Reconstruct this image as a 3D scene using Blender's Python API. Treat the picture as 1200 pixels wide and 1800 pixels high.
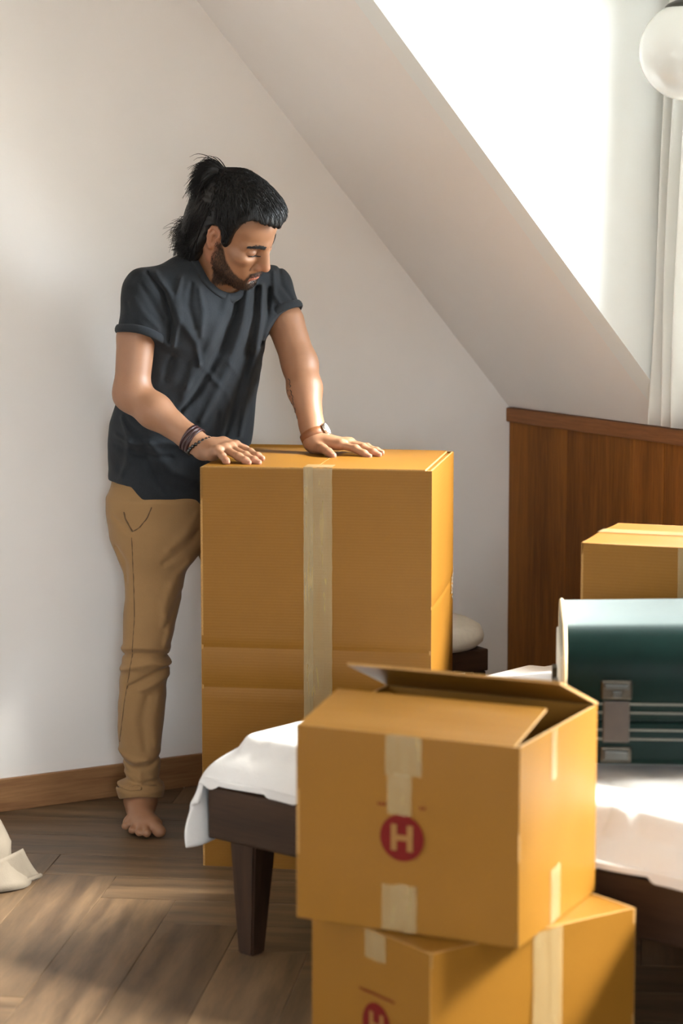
import bpy, bmesh, math, random
import numpy as np
from mathutils import Vector, Matrix, Euler

# ---------------------------------------------------------------- camera, light, exposure
for o in list(bpy.data.objects):
    bpy.data.objects.remove(o, do_unlink=True)
SC = bpy.context.scene
COL = SC.collection
PI = math.pi
R = math.radians

cam_d = bpy.data.cameras.new('camera')
cam = bpy.data.objects.new('camera', cam_d)
COL.objects.link(cam)
cam_d.sensor_fit = 'VERTICAL'
cam_d.sensor_height = 36.0
cam_d.lens = 85.0
cam_d.clip_start = 0.05
cam_d.clip_end = 60
cam.location = (0, 0, 1.6)
cam.rotation_euler = (PI / 2 - math.atan(550 / 4250), 0, 0)
cam_d.dof.use_dof = True
cam_d.dof.focus_distance = 6.0
cam_d.dof.aperture_fstop = 3.0
SC.camera = cam

SC.view_settings.view_transform = 'Standard'
SC.view_settings.look = 'None'
SC.view_settings.gamma = 1.0
SC.view_settings.use_curve_mapping = False
SC.view_settings.exposure = 2.75

# overcast daylight: one even bright sky, a little brighter towards the zenith
world = bpy.data.worlds.new('sky')
SC.world = world
world.use_nodes = True
wn = world.node_tree
wn.nodes.clear()
w_out = wn.nodes.new('ShaderNodeOutputWorld')
w_bg = wn.nodes.new('ShaderNodeBackground')
w_tc = wn.nodes.new('ShaderNodeTexCoord')
w_sx = wn.nodes.new('ShaderNodeSeparateXYZ')
w_ramp = wn.nodes.new('ShaderNodeValToRGB')
w_ramp.color_ramp.elements[0].position = 0.0
w_ramp.color_ramp.elements[0].color = (0.30, 0.29, 0.26, 1)
w_ramp.color_ramp.elements[1].position = 0.08
w_ramp.color_ramp.elements[1].color = (0.86, 0.93, 1.0, 1)
wn.links.new(w_tc.outputs['Generated'], w_sx.inputs[0])
wn.links.new(w_sx.outputs['Z'], w_ramp.inputs[0])
wn.links.new(w_ramp.outputs[0], w_bg.inputs['Color'])
wn.links.new(w_bg.outputs[0], w_out.inputs[0])
w_bg.inputs['Strength'].default_value = 7.6

# room frame: b runs along the left wall towards the dormer side, k along the knee wall towards the camera
CX, CY = 0.489, 7.03
DA = R(30.26)
DB = (math.cos(DA), math.sin(DA))
DK = (math.sin(DA), -math.cos(DA))
def W(b, k, z=0.0):
    return Vector((CX + DB[0] * b + DK[0] * k, CY + DB[1] * b + DK[1] * k, z))

# portals: they emit nothing of their own, they only guide the sky light through the window openings
def portal(b, k0, k1, z0, z1, flip=False):
    L = bpy.data.lights.new('window_portal', 'AREA')
    L.shape = 'RECTANGLE'
    L.size = k1 - k0
    L.size_y = z1 - z0
    L.cycles.is_portal = True
    o = bpy.data.objects.new('window_portal', L)
    COL.objects.link(o)
    o.location = W(b, (k0 + k1) / 2, (z0 + z1) / 2)
    dirv = Vector((DB[0], DB[1], 0)) * (1 if flip else -1)
    o.rotation_euler = dirv.to_track_quat('-Z', 'Y').to_euler()
WIN1 = (0.95, 3.55, 1.14, 2.22)
FILL_WIN2 = (4.15, 5.45, 1.14, 2.20)  # unseen second dormer window, added for more sky fill
portal(0.02, *WIN1)
portal(0.02, *FILL_WIN2)
FILL_WIN3 = (-4.5, -3.5, 1.0, 2.05)          # invented opening in the wall behind the camera, for fill light
FILL_WIN4 = (2.6, 2.96, 1.0, 2.0)            # invented opening in the wall opposite the dormer, for fill light
def portal_towards(pos, dirv, sx, sy):
    L = bpy.data.lights.new('window_portal', 'AREA')
    L.shape = 'RECTANGLE'; L.size = sx; L.size_y = sy; L.cycles.is_portal = True
    o = bpy.data.objects.new('window_portal', L)
    COL.objects.link(o)
    o.location = pos
    o.rotation_euler = Vector(dirv).to_track_quat('-Z', 'Y').to_euler()
portal_towards(W((FILL_WIN3[0] + FILL_WIN3[1]) / 2, 6.75, (FILL_WIN3[2] + FILL_WIN3[3]) / 2), (-DK[0], -DK[1], 0), FILL_WIN3[1] - FILL_WIN3[0], FILL_WIN3[3] - FILL_WIN3[2])
portal_towards(W(-5.25, (FILL_WIN4[0] + FILL_WIN4[1]) / 2, (FILL_WIN4[2] + FILL_WIN4[3]) / 2), (DB[0], DB[1], 0), FILL_WIN4[1] - FILL_WIN4[0], FILL_WIN4[3] - FILL_WIN4[2])

# hazy sun behind thin cloud on the dormer side: broad and soft
sun_d = bpy.data.lights.new('sun', 'SUN')
sun_d.energy = 10.5
sun_d.angle = R(22)
sun_d.color = (1.0, 0.95, 0.87)
sun = bpy.data.objects.new('sun', sun_d)
COL.objects.link(sun)
sdir = Vector((DB[0] + 0.62 * DK[0], DB[1] + 0.62 * DK[1], 0)).normalized()
sel = R(45)
sun.rotation_euler = (Vector((-sdir.x * math.cos(sel), -sdir.y * math.cos(sel), -math.sin(sel)))).to_track_quat('-Z', 'Y').to_euler()

# ---------------------------------------------------------------- helpers
random.seed(4)
NPR = np.random.RandomState(7)

def new_mat(name):
    m = bpy.data.materials.new(name)
    m.use_nodes = True
    nt = m.node_tree
    return m, nt, nt.nodes['Principled BSDF']

def ramp(nt, stops):
    r = nt.nodes.new('ShaderNodeValToRGB')
    cr = r.color_ramp
    while len(cr.elements) < len(stops):
        cr.elements.new(0.5)
    for e, (p, c) in zip(cr.elements, stops):
        e.position = p
        e.color = (*c, 1)
    return r

def coords(nt, kind='Object', scale=(1, 1, 1), rot=(0, 0, 0)):
    tc = nt.nodes.new('ShaderNodeTexCoord')
    mp = nt.nodes.new('ShaderNodeMapping')
    mp.inputs['Scale'].default_value = scale
    mp.inputs['Rotation'].default_value = rot
    nt.links.new(tc.outputs[kind], mp.inputs[0])
    return mp.outputs[0]

def noise(nt, vec, scale, detail=4, rough=0.55, dist=0.0):
    n = nt.nodes.new('ShaderNodeTexNoise')
    n.inputs['Scale'].default_value = scale
    n.inputs['Detail'].default_value = detail
    n.inputs['Roughness'].default_value = rough
    n.inputs['Distortion'].default_value = dist
    nt.links.new(vec, n.inputs['Vector'])
    return n

def bump(nt, bsdf, h, strength=0.2, dist=0.01):
    b = nt.nodes.new('ShaderNodeBump')
    b.inputs['Strength'].default_value = strength
    b.inputs['Distance'].default_value = dist
    nt.links.new(h, b.inputs['Height'])
    nt.links.new(b.outputs[0], bsdf.inputs['Normal'])
    return b

def plain(name, col, rough=0.6, nscale=None, var=0.08, bumpn=0.0, metal=0.0, spec=None, bscale=None, kind='Object', bdist=0.002):
    m, nt, p = new_mat(name)
    p.inputs['Roughness'].default_value = rough
    p.inputs['Metallic'].default_value = metal
    if spec is not None:
        p.inputs['Specular IOR Level'].default_value = spec
    v = coords(nt, kind)
    n = noise(nt, v, nscale or 8)
    r = ramp(nt, [(0.3, tuple(c * (1 - var) for c in col)), (0.7, tuple(min(1, c * (1 + var)) for c in col))])
    nt.links.new(n.outputs[0], r.inputs[0])
    nt.links.new(r.outputs[0], p.inputs['Base Color'])
    if bumpn:
        n2 = noise(nt, v, bscale or 200, 2)
        bump(nt, p, n2.outputs[0], bumpn, bdist)
    return m

def wood(name, dark, light, axis='X', scale=1.0, rough=0.45, rnd=0.12, ring=9.0, stretch=0.06, bumpn=0.08, wave=0.12, spec=0.5):
    """wood grain that runs along the object's own axis; each piece shifts with its random value"""
    m, nt, p = new_mat(name)
    p.inputs['Roughness'].default_value = rough
    p.inputs['Specular IOR Level'].default_value = spec
    sc = {'X': (stretch, 1, 1), 'Y': (1, stretch, 1), 'Z': (1, 1, stretch)}[axis]
    v = coords(nt, 'Object', tuple(s * scale for s in sc))
    oi = nt.nodes.new('ShaderNodeObjectInfo')
    sep = nt.nodes.new('ShaderNodeVectorMath'); sep.operation = 'SCALE'
    cmb = nt.nodes.new('ShaderNodeCombineXYZ')
    for i in range(3):
        nt.links.new(oi.outputs['Random'], cmb.inputs[i])
    nt.links.new(cmb.outputs[0], sep.inputs[0]); sep.inputs['Scale'].default_value = 37.0
    add = nt.nodes.new('ShaderNodeVectorMath'); add.operation = 'ADD'
    nt.links.new(v, add.inputs[0]); nt.links.new(sep.outputs[0], add.inputs[1])
    n1 = noise(nt, add.outputs[0], ring, 5, 0.6, 1.2)
    n2 = noise(nt, add.outputs[0], ring * 9, 4, 0.7, 0.2)
    wv = nt.nodes.new('ShaderNodeTexWave')
    wv.wave_type = 'BANDS'
    wv.bands_direction = {'X': 'Y', 'Y': 'X', 'Z': 'X'}[axis]
    wv.inputs['Scale'].default_value = ring * 0.5
    wv.inputs['Distortion'].default_value = 9
    wv.inputs['Detail'].default_value = 3
    wv.inputs['Detail Scale'].default_value = 0.8
    nt.links.new(add.outputs[0], wv.inputs['Vector'])
    mx = nt.nodes.new('ShaderNodeMix'); mx.inputs['Factor'].default_value = 0.5
    nt.links.new(n1.outputs[0], mx.inputs[2]); nt.links.new(n2.outputs[0], mx.inputs[3])
    mx2 = nt.nodes.new('ShaderNodeMix'); mx2.inputs['Factor'].default_value = wave
    nt.links.new(mx.outputs[0], mx2.inputs[2]); nt.links.new(wv.outputs['Fac'], mx2.inputs[3])
    r = ramp(nt, [(0.3, dark), (0.68, light)])
    nt.links.new(mx2.outputs[0], r.inputs[0])
    hsv = nt.nodes.new('ShaderNodeHueSaturation')
    mr = nt.nodes.new('ShaderNodeMapRange')
    mr.inputs['To Min'].default_value = 1 - rnd; mr.inputs['To Max'].default_value = 1 + rnd
    nt.links.new(oi.outputs['Random'], mr.inputs[0])
    nt.links.new(mr.outputs[0], hsv.inputs['Value'])
    nt.links.new(r.outputs[0], hsv.inputs['Color'])
    nt.links.new(hsv.outputs[0], p.inputs['Base Color'])
    bump(nt, p, mx.outputs[0], bumpn, 0.002)
    return m

def link(name, me, mat=None, parent=None, smooth=False):
    o = bpy.data.objects.new(name, me)
    COL.objects.link(o)
    if mat is not None and not me.materials:
        me.materials.append(mat)
    if parent is not None:
        o.parent = parent
    if smooth:
        me.polygons.foreach_set('use_smooth', np.ones(len(me.polygons), bool))
    return o

def obj(name, verts, faces, mat, parent=None, smooth=False):
    me = bpy.data.meshes.new(name)
    me.from_pydata([tuple(v) for v in verts], [], [tuple(f) for f in faces])
    me.update()
    return link(name, me, mat, parent, smooth)

def bm_obj(name, bm, mat, parent=None, smooth=False):
    me = bpy.data.meshes.new(name)
    bmesh.ops.recalc_face_normals(bm, faces=bm.faces)
    bm.to_mesh(me)
    bm.free()
    return link(name, me, mat, parent, smooth)

def thing(name, label, cat, loc=(0, 0, 0), rz=0.0, group=None):
    o = bpy.data.objects.new(name, None)
    o.empty_display_size = 0.1
    COL.objects.link(o)
    o.location = loc
    o.rotation_euler = (0, 0, rz)
    tag(o, label, cat, group)
    return o

def tag(o, label=None, cat=None, group=None, kind=None):
    if label: o['label'] = label
    if cat: o['category'] = cat
    if group: o['group'] = group
    if kind: o['kind'] = kind
    return o

def add_box(bm, lo, hi, bev=0.0, seg=2, M=None):
    lo = Vector(lo); hi = Vector(hi)
    r = bmesh.ops.create_cube(bm, size=1.0)
    vs = r['verts']
    for v in vs:
        v.co = Vector(((lo.x + hi.x) / 2 + v.co.x * (hi.x - lo.x), (lo.y + hi.y) / 2 + v.co.y * (hi.y - lo.y), (lo.z + hi.z) / 2 + v.co.z * (hi.z - lo.z)))
    if M is not None:
        for v in vs:
            v.co = M @ v.co
    if bev:
        es = list({e for v in vs for e in v.link_edges})
        bmesh.ops.bevel(bm, geom=es, offset=bev, segments=seg, affect='EDGES', profile=0.6)
    return bm

def box(name, lo, hi, mat, parent=None, bev=0.0, seg=2, M=None, smooth=False):
    return bm_obj(name, add_box(bmesh.new(), lo, hi, bev, seg, M), mat, parent, smooth)

def prism(name, poly, k0, k1, mat, parent=None):
    """polygon in the (b, z) plane, extruded along k, in room coordinates"""
    n = len(poly)
    vs = [W(b, k0, z) for b, z in poly] + [W(b, k1, z) for b, z in poly]
    fs = [list(range(n)), list(range(2 * n - 1, n - 1, -1))] + [[i, (i + 1) % n, n + (i + 1) % n, n + i] for i in range(n)]
    bm = bmesh.new()
    bv = [bm.verts.new(v) for v in vs]
    for f in fs:
        bm.faces.new([bv[i] for i in f])
    return bm_obj(name, bm, mat, parent)

def wbox(name, b0, b1, k0, k1, z0, z1, mat, parent=None, bev=0.0):
    """a box laid out in room coordinates; the object keeps its own local axes so grain follows it"""
    o = box(name, (0, 0, 0), (b1 - b0, k1 - k0, z1 - z0), mat, None, bev)
    # local x = b, local y = -k
    me = o.data
    for v in me.vertices:
        v.co.y = -v.co.y
    me.flip_normals()
    o.location = W(b0, k0, z0)
    o.rotation_euler = (0, 0, DA)
    if parent is not None:
        o.parent = parent
    return o

def tube(path, rad, n=8, closed=False, flat=None):
    """verts, faces of a swept tube; rad scalar or per-point; parallel transport frame"""
    P = [Vector(p) for p in path]
    m = len(P)
    rads = rad if hasattr(rad, '__len__') else [rad] * m
    T = []
    for i in range(m):
        a = P[(i - 1) % m] if (closed or i > 0) else P[i]
        b = P[(i + 1) % m] if (closed or i < m - 1) else P[i]
        T.append((b - a).normalized())
    u = T[0].orthogonal().normalized() if flat is None else (Vector(flat) - T[0] * Vector(flat).dot(T[0])).normalized()
    V = []; F = []
    for i in range(m):
        u = (u - T[i] * u.dot(T[i])).normalized()
        w = T[i].cross(u)
        for j in range(n):
            a = 2 * PI * j / n
            V.append(P[i] + (u * math.cos(a) + w * math.sin(a)) * rads[i])
    for i in range(m if closed else m - 1):
        for j in range(n):
            a = i * n + j; b = i * n + (j + 1) % n
            c = ((i + 1) % m) * n + (j + 1) % n; d = ((i + 1) % m) * n + j
            F.append((a, b, c, d))
    if not closed:
        F.append(tuple(range(n - 1, -1, -1)))
        F.append(tuple(range((m - 1) * n, m * n)))
    return V, F

def lathe(profile, n=32):
    """profile of (r, z) -> verts, faces"""
    V = []; F = []
    for r_, z in profile:
        for j in range(n):
            a = 2 * PI * j / n
            V.append((r_ * math.cos(a), r_ * math.sin(a), z))
    for i in range(len(profile) - 1):
        for j in range(n):
            F.append((i * n + j, i * n + (j + 1) % n, (i + 1) * n + (j + 1) % n, (i + 1) * n + j))
    return V, F

# ---------------------------------------------------------------- materials
M_wall = plain('wall_paint', (0.86, 0.825, 0.795), 0.75, 3, 0.015, 0.06, bscale=120)
M_cheek = plain('dormer_paint', (0.82, 0.83, 0.81), 0.7, 3, 0.012, 0.05, bscale=120)
M_ceil = plain('ceiling_paint', (0.85, 0.805, 0.77), 0.75, 3, 0.015, 0.05, bscale=120)
M_plank = wood('oak_floor', (0.045, 0.026, 0.013), (0.19, 0.118, 0.062), 'X', 1.0, 0.42, 0.16, 7.0, 0.12, 0.10)
M_base = wood('oak_baseboard', (0.17, 0.075, 0.03), (0.40, 0.21, 0.09), 'X', 1.0, 0.45, 0.05, 14, 0.06)
M_panel = wood('panel_wood', (0.10, 0.030, 0.005), (0.32, 0.115, 0.018), 'Z', 1.0, 0.55, 0.16, 10, 0.07, spec=0.2)
M_rail = wood('panel_rail', (0.12, 0.04, 0.013), (0.30, 0.12, 0.04), 'Y', 1.0, 0.5, 0.04, 14, 0.06, spec=0.25)
M_bed = wood('dark_bed_wood', (0.014, 0.007, 0.004), (0.055, 0.027, 0.014), 'X', 1.0, 0.45, 0.05, 14, 0.06, spec=0.3)
M_bedleg = wood('dark_leg_wood', (0.014, 0.007, 0.004), (0.050, 0.024, 0.013), 'Z', 1.0, 0.45, 0.05, 14, 0.06, spec=0.3)
M_white = plain('white_lacquer', (0.8, 0.8, 0.78), 0.35, 5, 0.02)
M_darkmetal = plain('dark_metal', (0.06, 0.06, 0.055), 0.35, 12, 0.1, metal=0.9)
M_subfloor = plain('subfloor', (0.05, 0.03, 0.018), 0.8)

# ---------------------------------------------------------------- the room shell
RB, RK, RZ = -5.2, 6.7, 2.45            # far side, camera side, flat ceiling height
SL = 1.111                              # roof slope
def struct(o):
    o['kind'] = 'structure'
    return o

# floor: slab with herringbone planks
fl = prism('floor', [(RB - 0.12, -0.1), (0.12, -0.1), (0.12, -0.013), (RB - 0.12, -0.013)], -0.12, RK + 0.12, M_subfloor)
struct(fl)
PW = 0.177
PL = PW * 5
pa = R(-6.8)
E1 = Vector((math.cos(pa), math.sin(pa)))
E2 = Vector((-math.sin(pa), math.cos(pa)))
PO = Vector((-0.557, 5.425))
def clip(poly, inside, cut):
    out = []
    for i in range(len(poly)):
        a, b = poly[i], poly[(i + 1) % len(poly)]
        if inside(a): out.append(a)
        if inside(a) != inside(b): out.append(cut(a, b))
    return out
def room_clip(poly):
    c0 = Vector((CX, CY)); db = Vector(DB); dk = Vector(DK)
    for n, lim in ((db, -0.003), (-db, -RB - 0.003), (-dk, -0.003), (dk, RK - 0.003)):
        f = lambda p: n.dot(p - c0) - lim
        def cut(a, b):
            fa, fb = f(a), f(b)
            return a + (b - a) * (fa / (fa - fb))
        poly = clip(poly, lambda p: f(p) <= 0, cut)
        if len(poly) < 3: return []
    return poly
def plank_mesh(poly):
    c = sum(poly, Vector((0, 0))) / len(poly)
    V = []
    n = len(poly)
    for z, ins in ((-0.012, 0.0004), (-0.0012, 0.0004), (0.0, 0.0017)):
        for p in poly:
            d = c - p
            V.append((p.x + math.copysign(min(ins, abs(d.x)), d.x), p.y + math.copysign(min(ins, abs(d.y)), d.y), z))
    F = [tuple(range(2 * n, 3 * n))]
    for r_ in (0, n):
        F += [(r_ + i, r_ + (i + 1) % n, r_ + n + (i + 1) % n, r_ + n + i) for i in range(n)]
    me = bpy.data.meshes.new('plank')
    me.from_pydata(V, [], F)
    bm = bmesh.new(); bm.from_mesh(me); bmesh.ops.recalc_face_normals(bm, faces=bm.faces); bm.to_mesh(me); bm.free()
    me.materials.append(M_plank)
    return me
full_plank = plank_mesh([Vector((0, 0)), Vector((PL, 0)), Vector((PL, PW)), Vector((0, PW))])
for k in range(-45, 46):
    for m in range(-9, 10):
        for kind in 'HV':
            if kind == 'H':
                o2 = PO + E1 * (k * PW + 2 * PL * m) + E2 * (-k * PW)
                ex, ey, ang = E1, E2, pa
            else:
                o2 = PO + E1 * ((k + 1) * PW + 2 * PL * m) + E2 * (-k * PW - PL)
                ex, ey, ang = E2, -E1, pa + PI / 2
            poly = [o2, o2 + ex * PL, o2 + ex * PL + ey * PW, o2 + ey * PW]
            cp = room_clip(poly)
            if len(cp) < 3: continue
            ar = abs(sum(cp[i].x * cp[(i + 1) % len(cp)].y - cp[i].y * cp[(i + 1) % len(cp)].x for i in range(len(cp)))) / 2
            if ar < 0.002: continue
            me = full_plank if ar > PL * PW * 0.9999 else plank_mesh([Vector(((p - o2).dot(ex), (p - o2).dot(ey))) for p in cp])
            o = bpy.data.objects.new('plank', me)
            COL.objects.link(o)
            o.location = (o2.x, o2.y, 0)
            o.rotation_euler = (0, 0, ang)
            o.parent = fl

# walls
struct(prism('wall_left', [(RB - 0.12, -0.1), (0.12, -0.1), (0.12, 1.0), (-0.0, 1.0 + 0.0), (-1.305, RZ), (-1.305, RZ + 0.1), (RB - 0.12, RZ + 0.1)], -0.12, 0.0, M_wall))
for b0, b1, z0, z1 in ((RB - 0.12, FILL_WIN3[0], -0.1, RZ + 0.1), (FILL_WIN3[1], 0.12, -0.1, RZ + 0.1), (FILL_WIN3[0], FILL_WIN3[1], -0.1, FILL_WIN3[2]), (FILL_WIN3[0], FILL_WIN3[1], FILL_WIN3[3], RZ + 0.1)):
    struct(wbox('wall_back', b0, b1, RK, RK + 0.12, z0, z1, M_wall))
for k0, k1, z0, z1 in ((0, FILL_WIN4[0], -0.1, RZ + 0.1), (FILL_WIN4[1], RK, -0.1, RZ + 0.1), (FILL_WIN4[0], FILL_WIN4[1], -0.1, FILL_WIN4[2]), (FILL_WIN4[0], FILL_WIN4[1], FILL_WIN4[3], RZ + 0.1)):
    struct(wbox('wall_front', RB - 0.12, RB, k0, k1, z0, z1, M_wall))
kw = struct(prism('wall_right', [(0.016, -0.1), (0.12, -0.1), (0.12, 1.0), (0.016, 1.0)], 0, RK, M_subfloor))
# knee wall panelling: vertical planks under a top rail
edges = [0.0, 0.291, 0.594, 0.733, 0.874]
while edges[-1] < RK:
    edges.append(edges[-1] + random.choice([0.14, 0.3, 0.29, 0.2]))
edges[-1] = RK
for i in range(len(edges) - 1):
    wbox('plank', random.choice([-0.002, 0.0, -0.001]), 0.016, edges[i] + 0.0008, edges[i + 1] - 0.0008, 0.0, 0.957, M_panel, kw, 0.0015)
tr = struct(wbox('trim_1', -0.012, 0.016, 0.0, RK, 0.957, 0.998, M_rail, None, 0.004))

# ceiling: flat part plus the slope between and above the dormer and the added second one
D1 = (0.826, 3.68)
FILL_D2 = (4.0, 5.6)  # second dormer, out of view, added to let in fill light
ZD = 2.33                               # dormer ceiling
ce = struct(prism('ceiling', [(RB - 0.12, RZ), (-1.305, RZ), (-1.305, RZ + 0.1), (RB - 0.12, RZ + 0.1)], 0, RK, M_ceil))
slope = [(0.0, 1.0), (-1.305, RZ), (-1.305 + 0.07, RZ + 0.1), (0.12, 1.0)]
bz = -(ZD - 1.0) / SL
upper = [(bz, ZD + 0.0005), (-1.305, RZ), (-1.305 + 0.07, RZ + 0.1), (bz + 0.1, ZD + 0.04)]
lower = [(0.0, 1.0), (-0.07, 1.0 + 0.07 * SL), (0.12, 1.0 + 0.07 * SL), (0.12, 1.0)]
for k0, k1 in ((0, D1[0]), (D1[1], FILL_D2[0]), (FILL_D2[1], RK)):
    struct(prism('ceiling', slope, k0, k1, M_ceil))
for (k0, k1), win in ((D1, WIN1), (FILL_D2, FILL_WIN2)):
    struct(prism('ceiling', upper, k0, k1, M_ceil))
    struct(prism('ceiling', lower, k0, k1, M_ceil))
    cheek = [(-0.07, 1.0 + 0.07 * SL - 0.002), (-0.07, ZD), (bz, ZD), ]
    struct(prism('wall_dormer', cheek, k0 - 0.08, k0 + 0.0006, M_cheek))
    struct(prism('wall_dormer', cheek, k1 - 0.0006, k1 + 0.08, M_cheek))
    struct(prism('ceiling', [(bz - 0.0004, ZD), (0.1, ZD), (0.1, ZD + 0.08), (bz + 0.08, ZD + 0.08)], k0 - 0.08, k1 + 0.08, M_cheek))
    zs = 1.0 + 0.07 * SL
    for a, b, c, d in ((k0 - 0.08, win[0], zs, ZD), (win[1], k1 + 0.08, zs, ZD), (win[0], win[1], zs, win[2]), (win[0], win[1], win[3], ZD)):
        struct(wbox('wall_dormer', -0.07, 0.10, a, b, c, d, M_cheek))

M_glass, nt, p = new_mat('window_glass')
p.inputs['Base Color'].default_value = (0.97, 0.99, 0.98, 1)
p.inputs['Roughness'].default_value = 0.0
p.inputs['IOR'].default_value = 1.45
p.inputs['Transmission Weight'].default_value = 1.0
# thin glazing: light passes straight through apart from the pane's own reflection
tr_n = nt.nodes.new('ShaderNodeBsdfTransparent'); tr_n.inputs[0].default_value = (0.95, 0.97, 0.96, 1)
gl_n = nt.nodes.new('ShaderNodeBsdfGlossy'); gl_n.inputs['Roughness'].default_value = 0.02
fr_n = nt.nodes.new('ShaderNodeFresnel'); fr_n.inputs[0].default_value = 1.3
mx_n = nt.nodes.new('ShaderNodeMixShader')
nt.links.new(fr_n.outputs[0], mx_n.inputs[0]); nt.links.new(tr_n.outputs[0], mx_n.inputs[1]); nt.links.new(gl_n.outputs[0], mx_n.inputs[2])
nt.links.new(mx_n.outputs[0], nt.nodes['Material Output'].inputs[0])

def window(name, b, win, across=False):
    k0, k1, z0, z1 = win
    if across:
        w = thing(name, None, None, W((k0 + k1) / 2, b, z0), DA + PI / 2)
    else:
        w = thing(name, None, None, W(b, (k0 + k1) / 2, z0), DA)
    w['kind'] = 'structure'
    hw = (k1 - k0) / 2; h = z1 - z0; t = 0.05
    def part(nm, y0, y1, za, zb, d0=-0.03, d1=0.03, m=M_white):
        return box(nm, (d0, y0, za), (d1, y1, zb), m, w, 0.004)
    part('frame', -hw, -hw + t, 0, h); part('frame', hw - t, hw, 0, h)
    part('frame', -hw + t, hw - t, 0, t); part('frame', -hw + t, hw - t, h - t, h)
    part('mullion', -0.035, 0.035, t, h - t)
    for y0, y1 in ((-hw + t, -0.035), (0.035, hw - t)):
        obj('pane', [(0, y0, t), (0, y1, t), (0, y1, h - t), (0, y0, h - t)], [(0, 1, 2, 3)], M_glass, w)
    return w
window('window_1', 0.02, WIN1)
window('fill_window_2', 0.02, FILL_WIN2)  # added out of view to brighten the wall and boxes
window('fill_window_3', RK + 0.06, FILL_WIN3, True)  # added behind the camera as a fill source
window('fill_window_4', RB - 0.06, FILL_WIN4)  # added on the unseen side to fill the shaded faces

# baseboards
def skirting(name, b0, b1, k0, k1, ax):
    o = struct(wbox(name, b0, b1, k0, k1, 0.0, 0.088, M_base if ax == 'X' else M_rail, None, 0.003))
    return o
skirting('baseboard_left', RB, 0.0, 0.0, 0.014, 'X')
skirting('baseboard_front', RB, RB + 0.014, 0.014, RK, 'Y')
skirting('baseboard_back', RB, 0.0, RK - 0.014, RK, 'X')

# ---------------------------------------------------------------- cardboard boxes
def card_mat(name, base, flute='Z'):
    m, nt, p = new_mat(name)
    p.inputs['Roughness'].default_value = 0.45
    p.inputs['Specular IOR Level'].default_value = 0.2
    p.inputs['Sheen Weight'].default_value = 0.0
    p.inputs['Sheen Roughness'].default_value = 0.4
    v = coords(nt)
    n1 = noise(nt, v, 5, 3); n2 = noise(nt, v, 160, 3, 0.7)
    mx = nt.nodes.new('ShaderNodeMix'); mx.inputs['Factor'].default_value = 0.35
    nt.links.new(n1.outputs[0], mx.inputs[2]); nt.links.new(n2.outputs[0], mx.inputs[3])
    r = ramp(nt, [(0.3, tuple(c * 0.93 for c in base)), (0.7, tuple(c * 1.06 for c in base))])
    nt.links.new(mx.outputs[0], r.inputs[0])
    nt.links.new(r.outputs[0], p.inputs['Base Color'])
    wv = nt.nodes.new('ShaderNodeTexWave'); wv.bands_direction = flute
    wv.inputs['Scale'].default_value = 45
    wv.inputs['Distortion'].default_value = 0.6
    nt.links.new(v, wv.inputs['Vector'])
    bump(nt, p, wv.outputs['Fac'], 0.10, 0.001)
    return m
CB = (0.208, 0.091, 0.0100)
M_card = card_mat('cardboard', CB)
M_edge = plain('cardboard_edge', (0.34, 0.18, 0.05), 0.8, 300, 0.25)
M_red = plain('red_print', (0.115, 0.006, 0.004), 0.7, 60, 0.08, spec=0.15)
M_cardletter = plain('unprinted_board', CB, 0.62, 60, 0.05)

def tape_mat(name, col, a):
    m, nt, p = new_mat(name)
    p.inputs['Roughness'].default_value = 0.22
    p.inputs['Base Color'].default_value = (*col, 1)
    v = coords(nt, 'Object', (1, 1, 0.12))
    n = noise(nt, v, 60, 4, 0.6, 0.3)
    r = ramp(nt, [(0.3, (a * 0.8,) * 3), (0.72, (min(1, a * 1.2),) * 3)])
    nt.links.new(n.outputs[0], r.inputs[0])
    nt.links.new(r.outputs[0], p.inputs['Alpha'])
    n2 = noise(nt, v, 60, 2)
    bump(nt, p, n2.outputs[0], 0.25, 0.002)
    return m
M_tape = tape_mat('packing_tape', (0.42, 0.31, 0.155), 0.5)

def wrinkled_sheet(name, x0, x1, z0, z1, y, mat, parent, nx=6, nz=14, amp=0.0007, rot=None, th=0.0002):
    """a strip of tape lying on a face at local y (facing -y); rot maps it onto another face"""
    V = []
    rs = np.random.RandomState(int(abs(x0 * 991 + z0 * 577 + y * 313)) % 9999)
    for j in range(nz + 1):
        for i in range(nx + 1):
            e = 0 if i in (0, nx) or j in (0, nz) else 1
            x = x0 + (x1 - x0) * i / nx; z = z0 + (z1 - z0) * j / nz
            if i in (0, nx): x += rs.uniform(-.0006, .0006)
            if j in (0, nz): z += rs.uniform(-.002, .002)
            V.append(Vector((x, y - 0.0006 - th - e * rs.uniform(0, amp), z)))
    F = []
    for j in range(nz):
        for i in range(nx):
            a = j * (nx + 1) + i
            F.append((a, a + 1, a + nx + 2, a + nx + 1))
    if rot is not None:
        V = [rot @ v for v in V]
    return obj(name, V, F, mat, parent, True)

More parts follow.
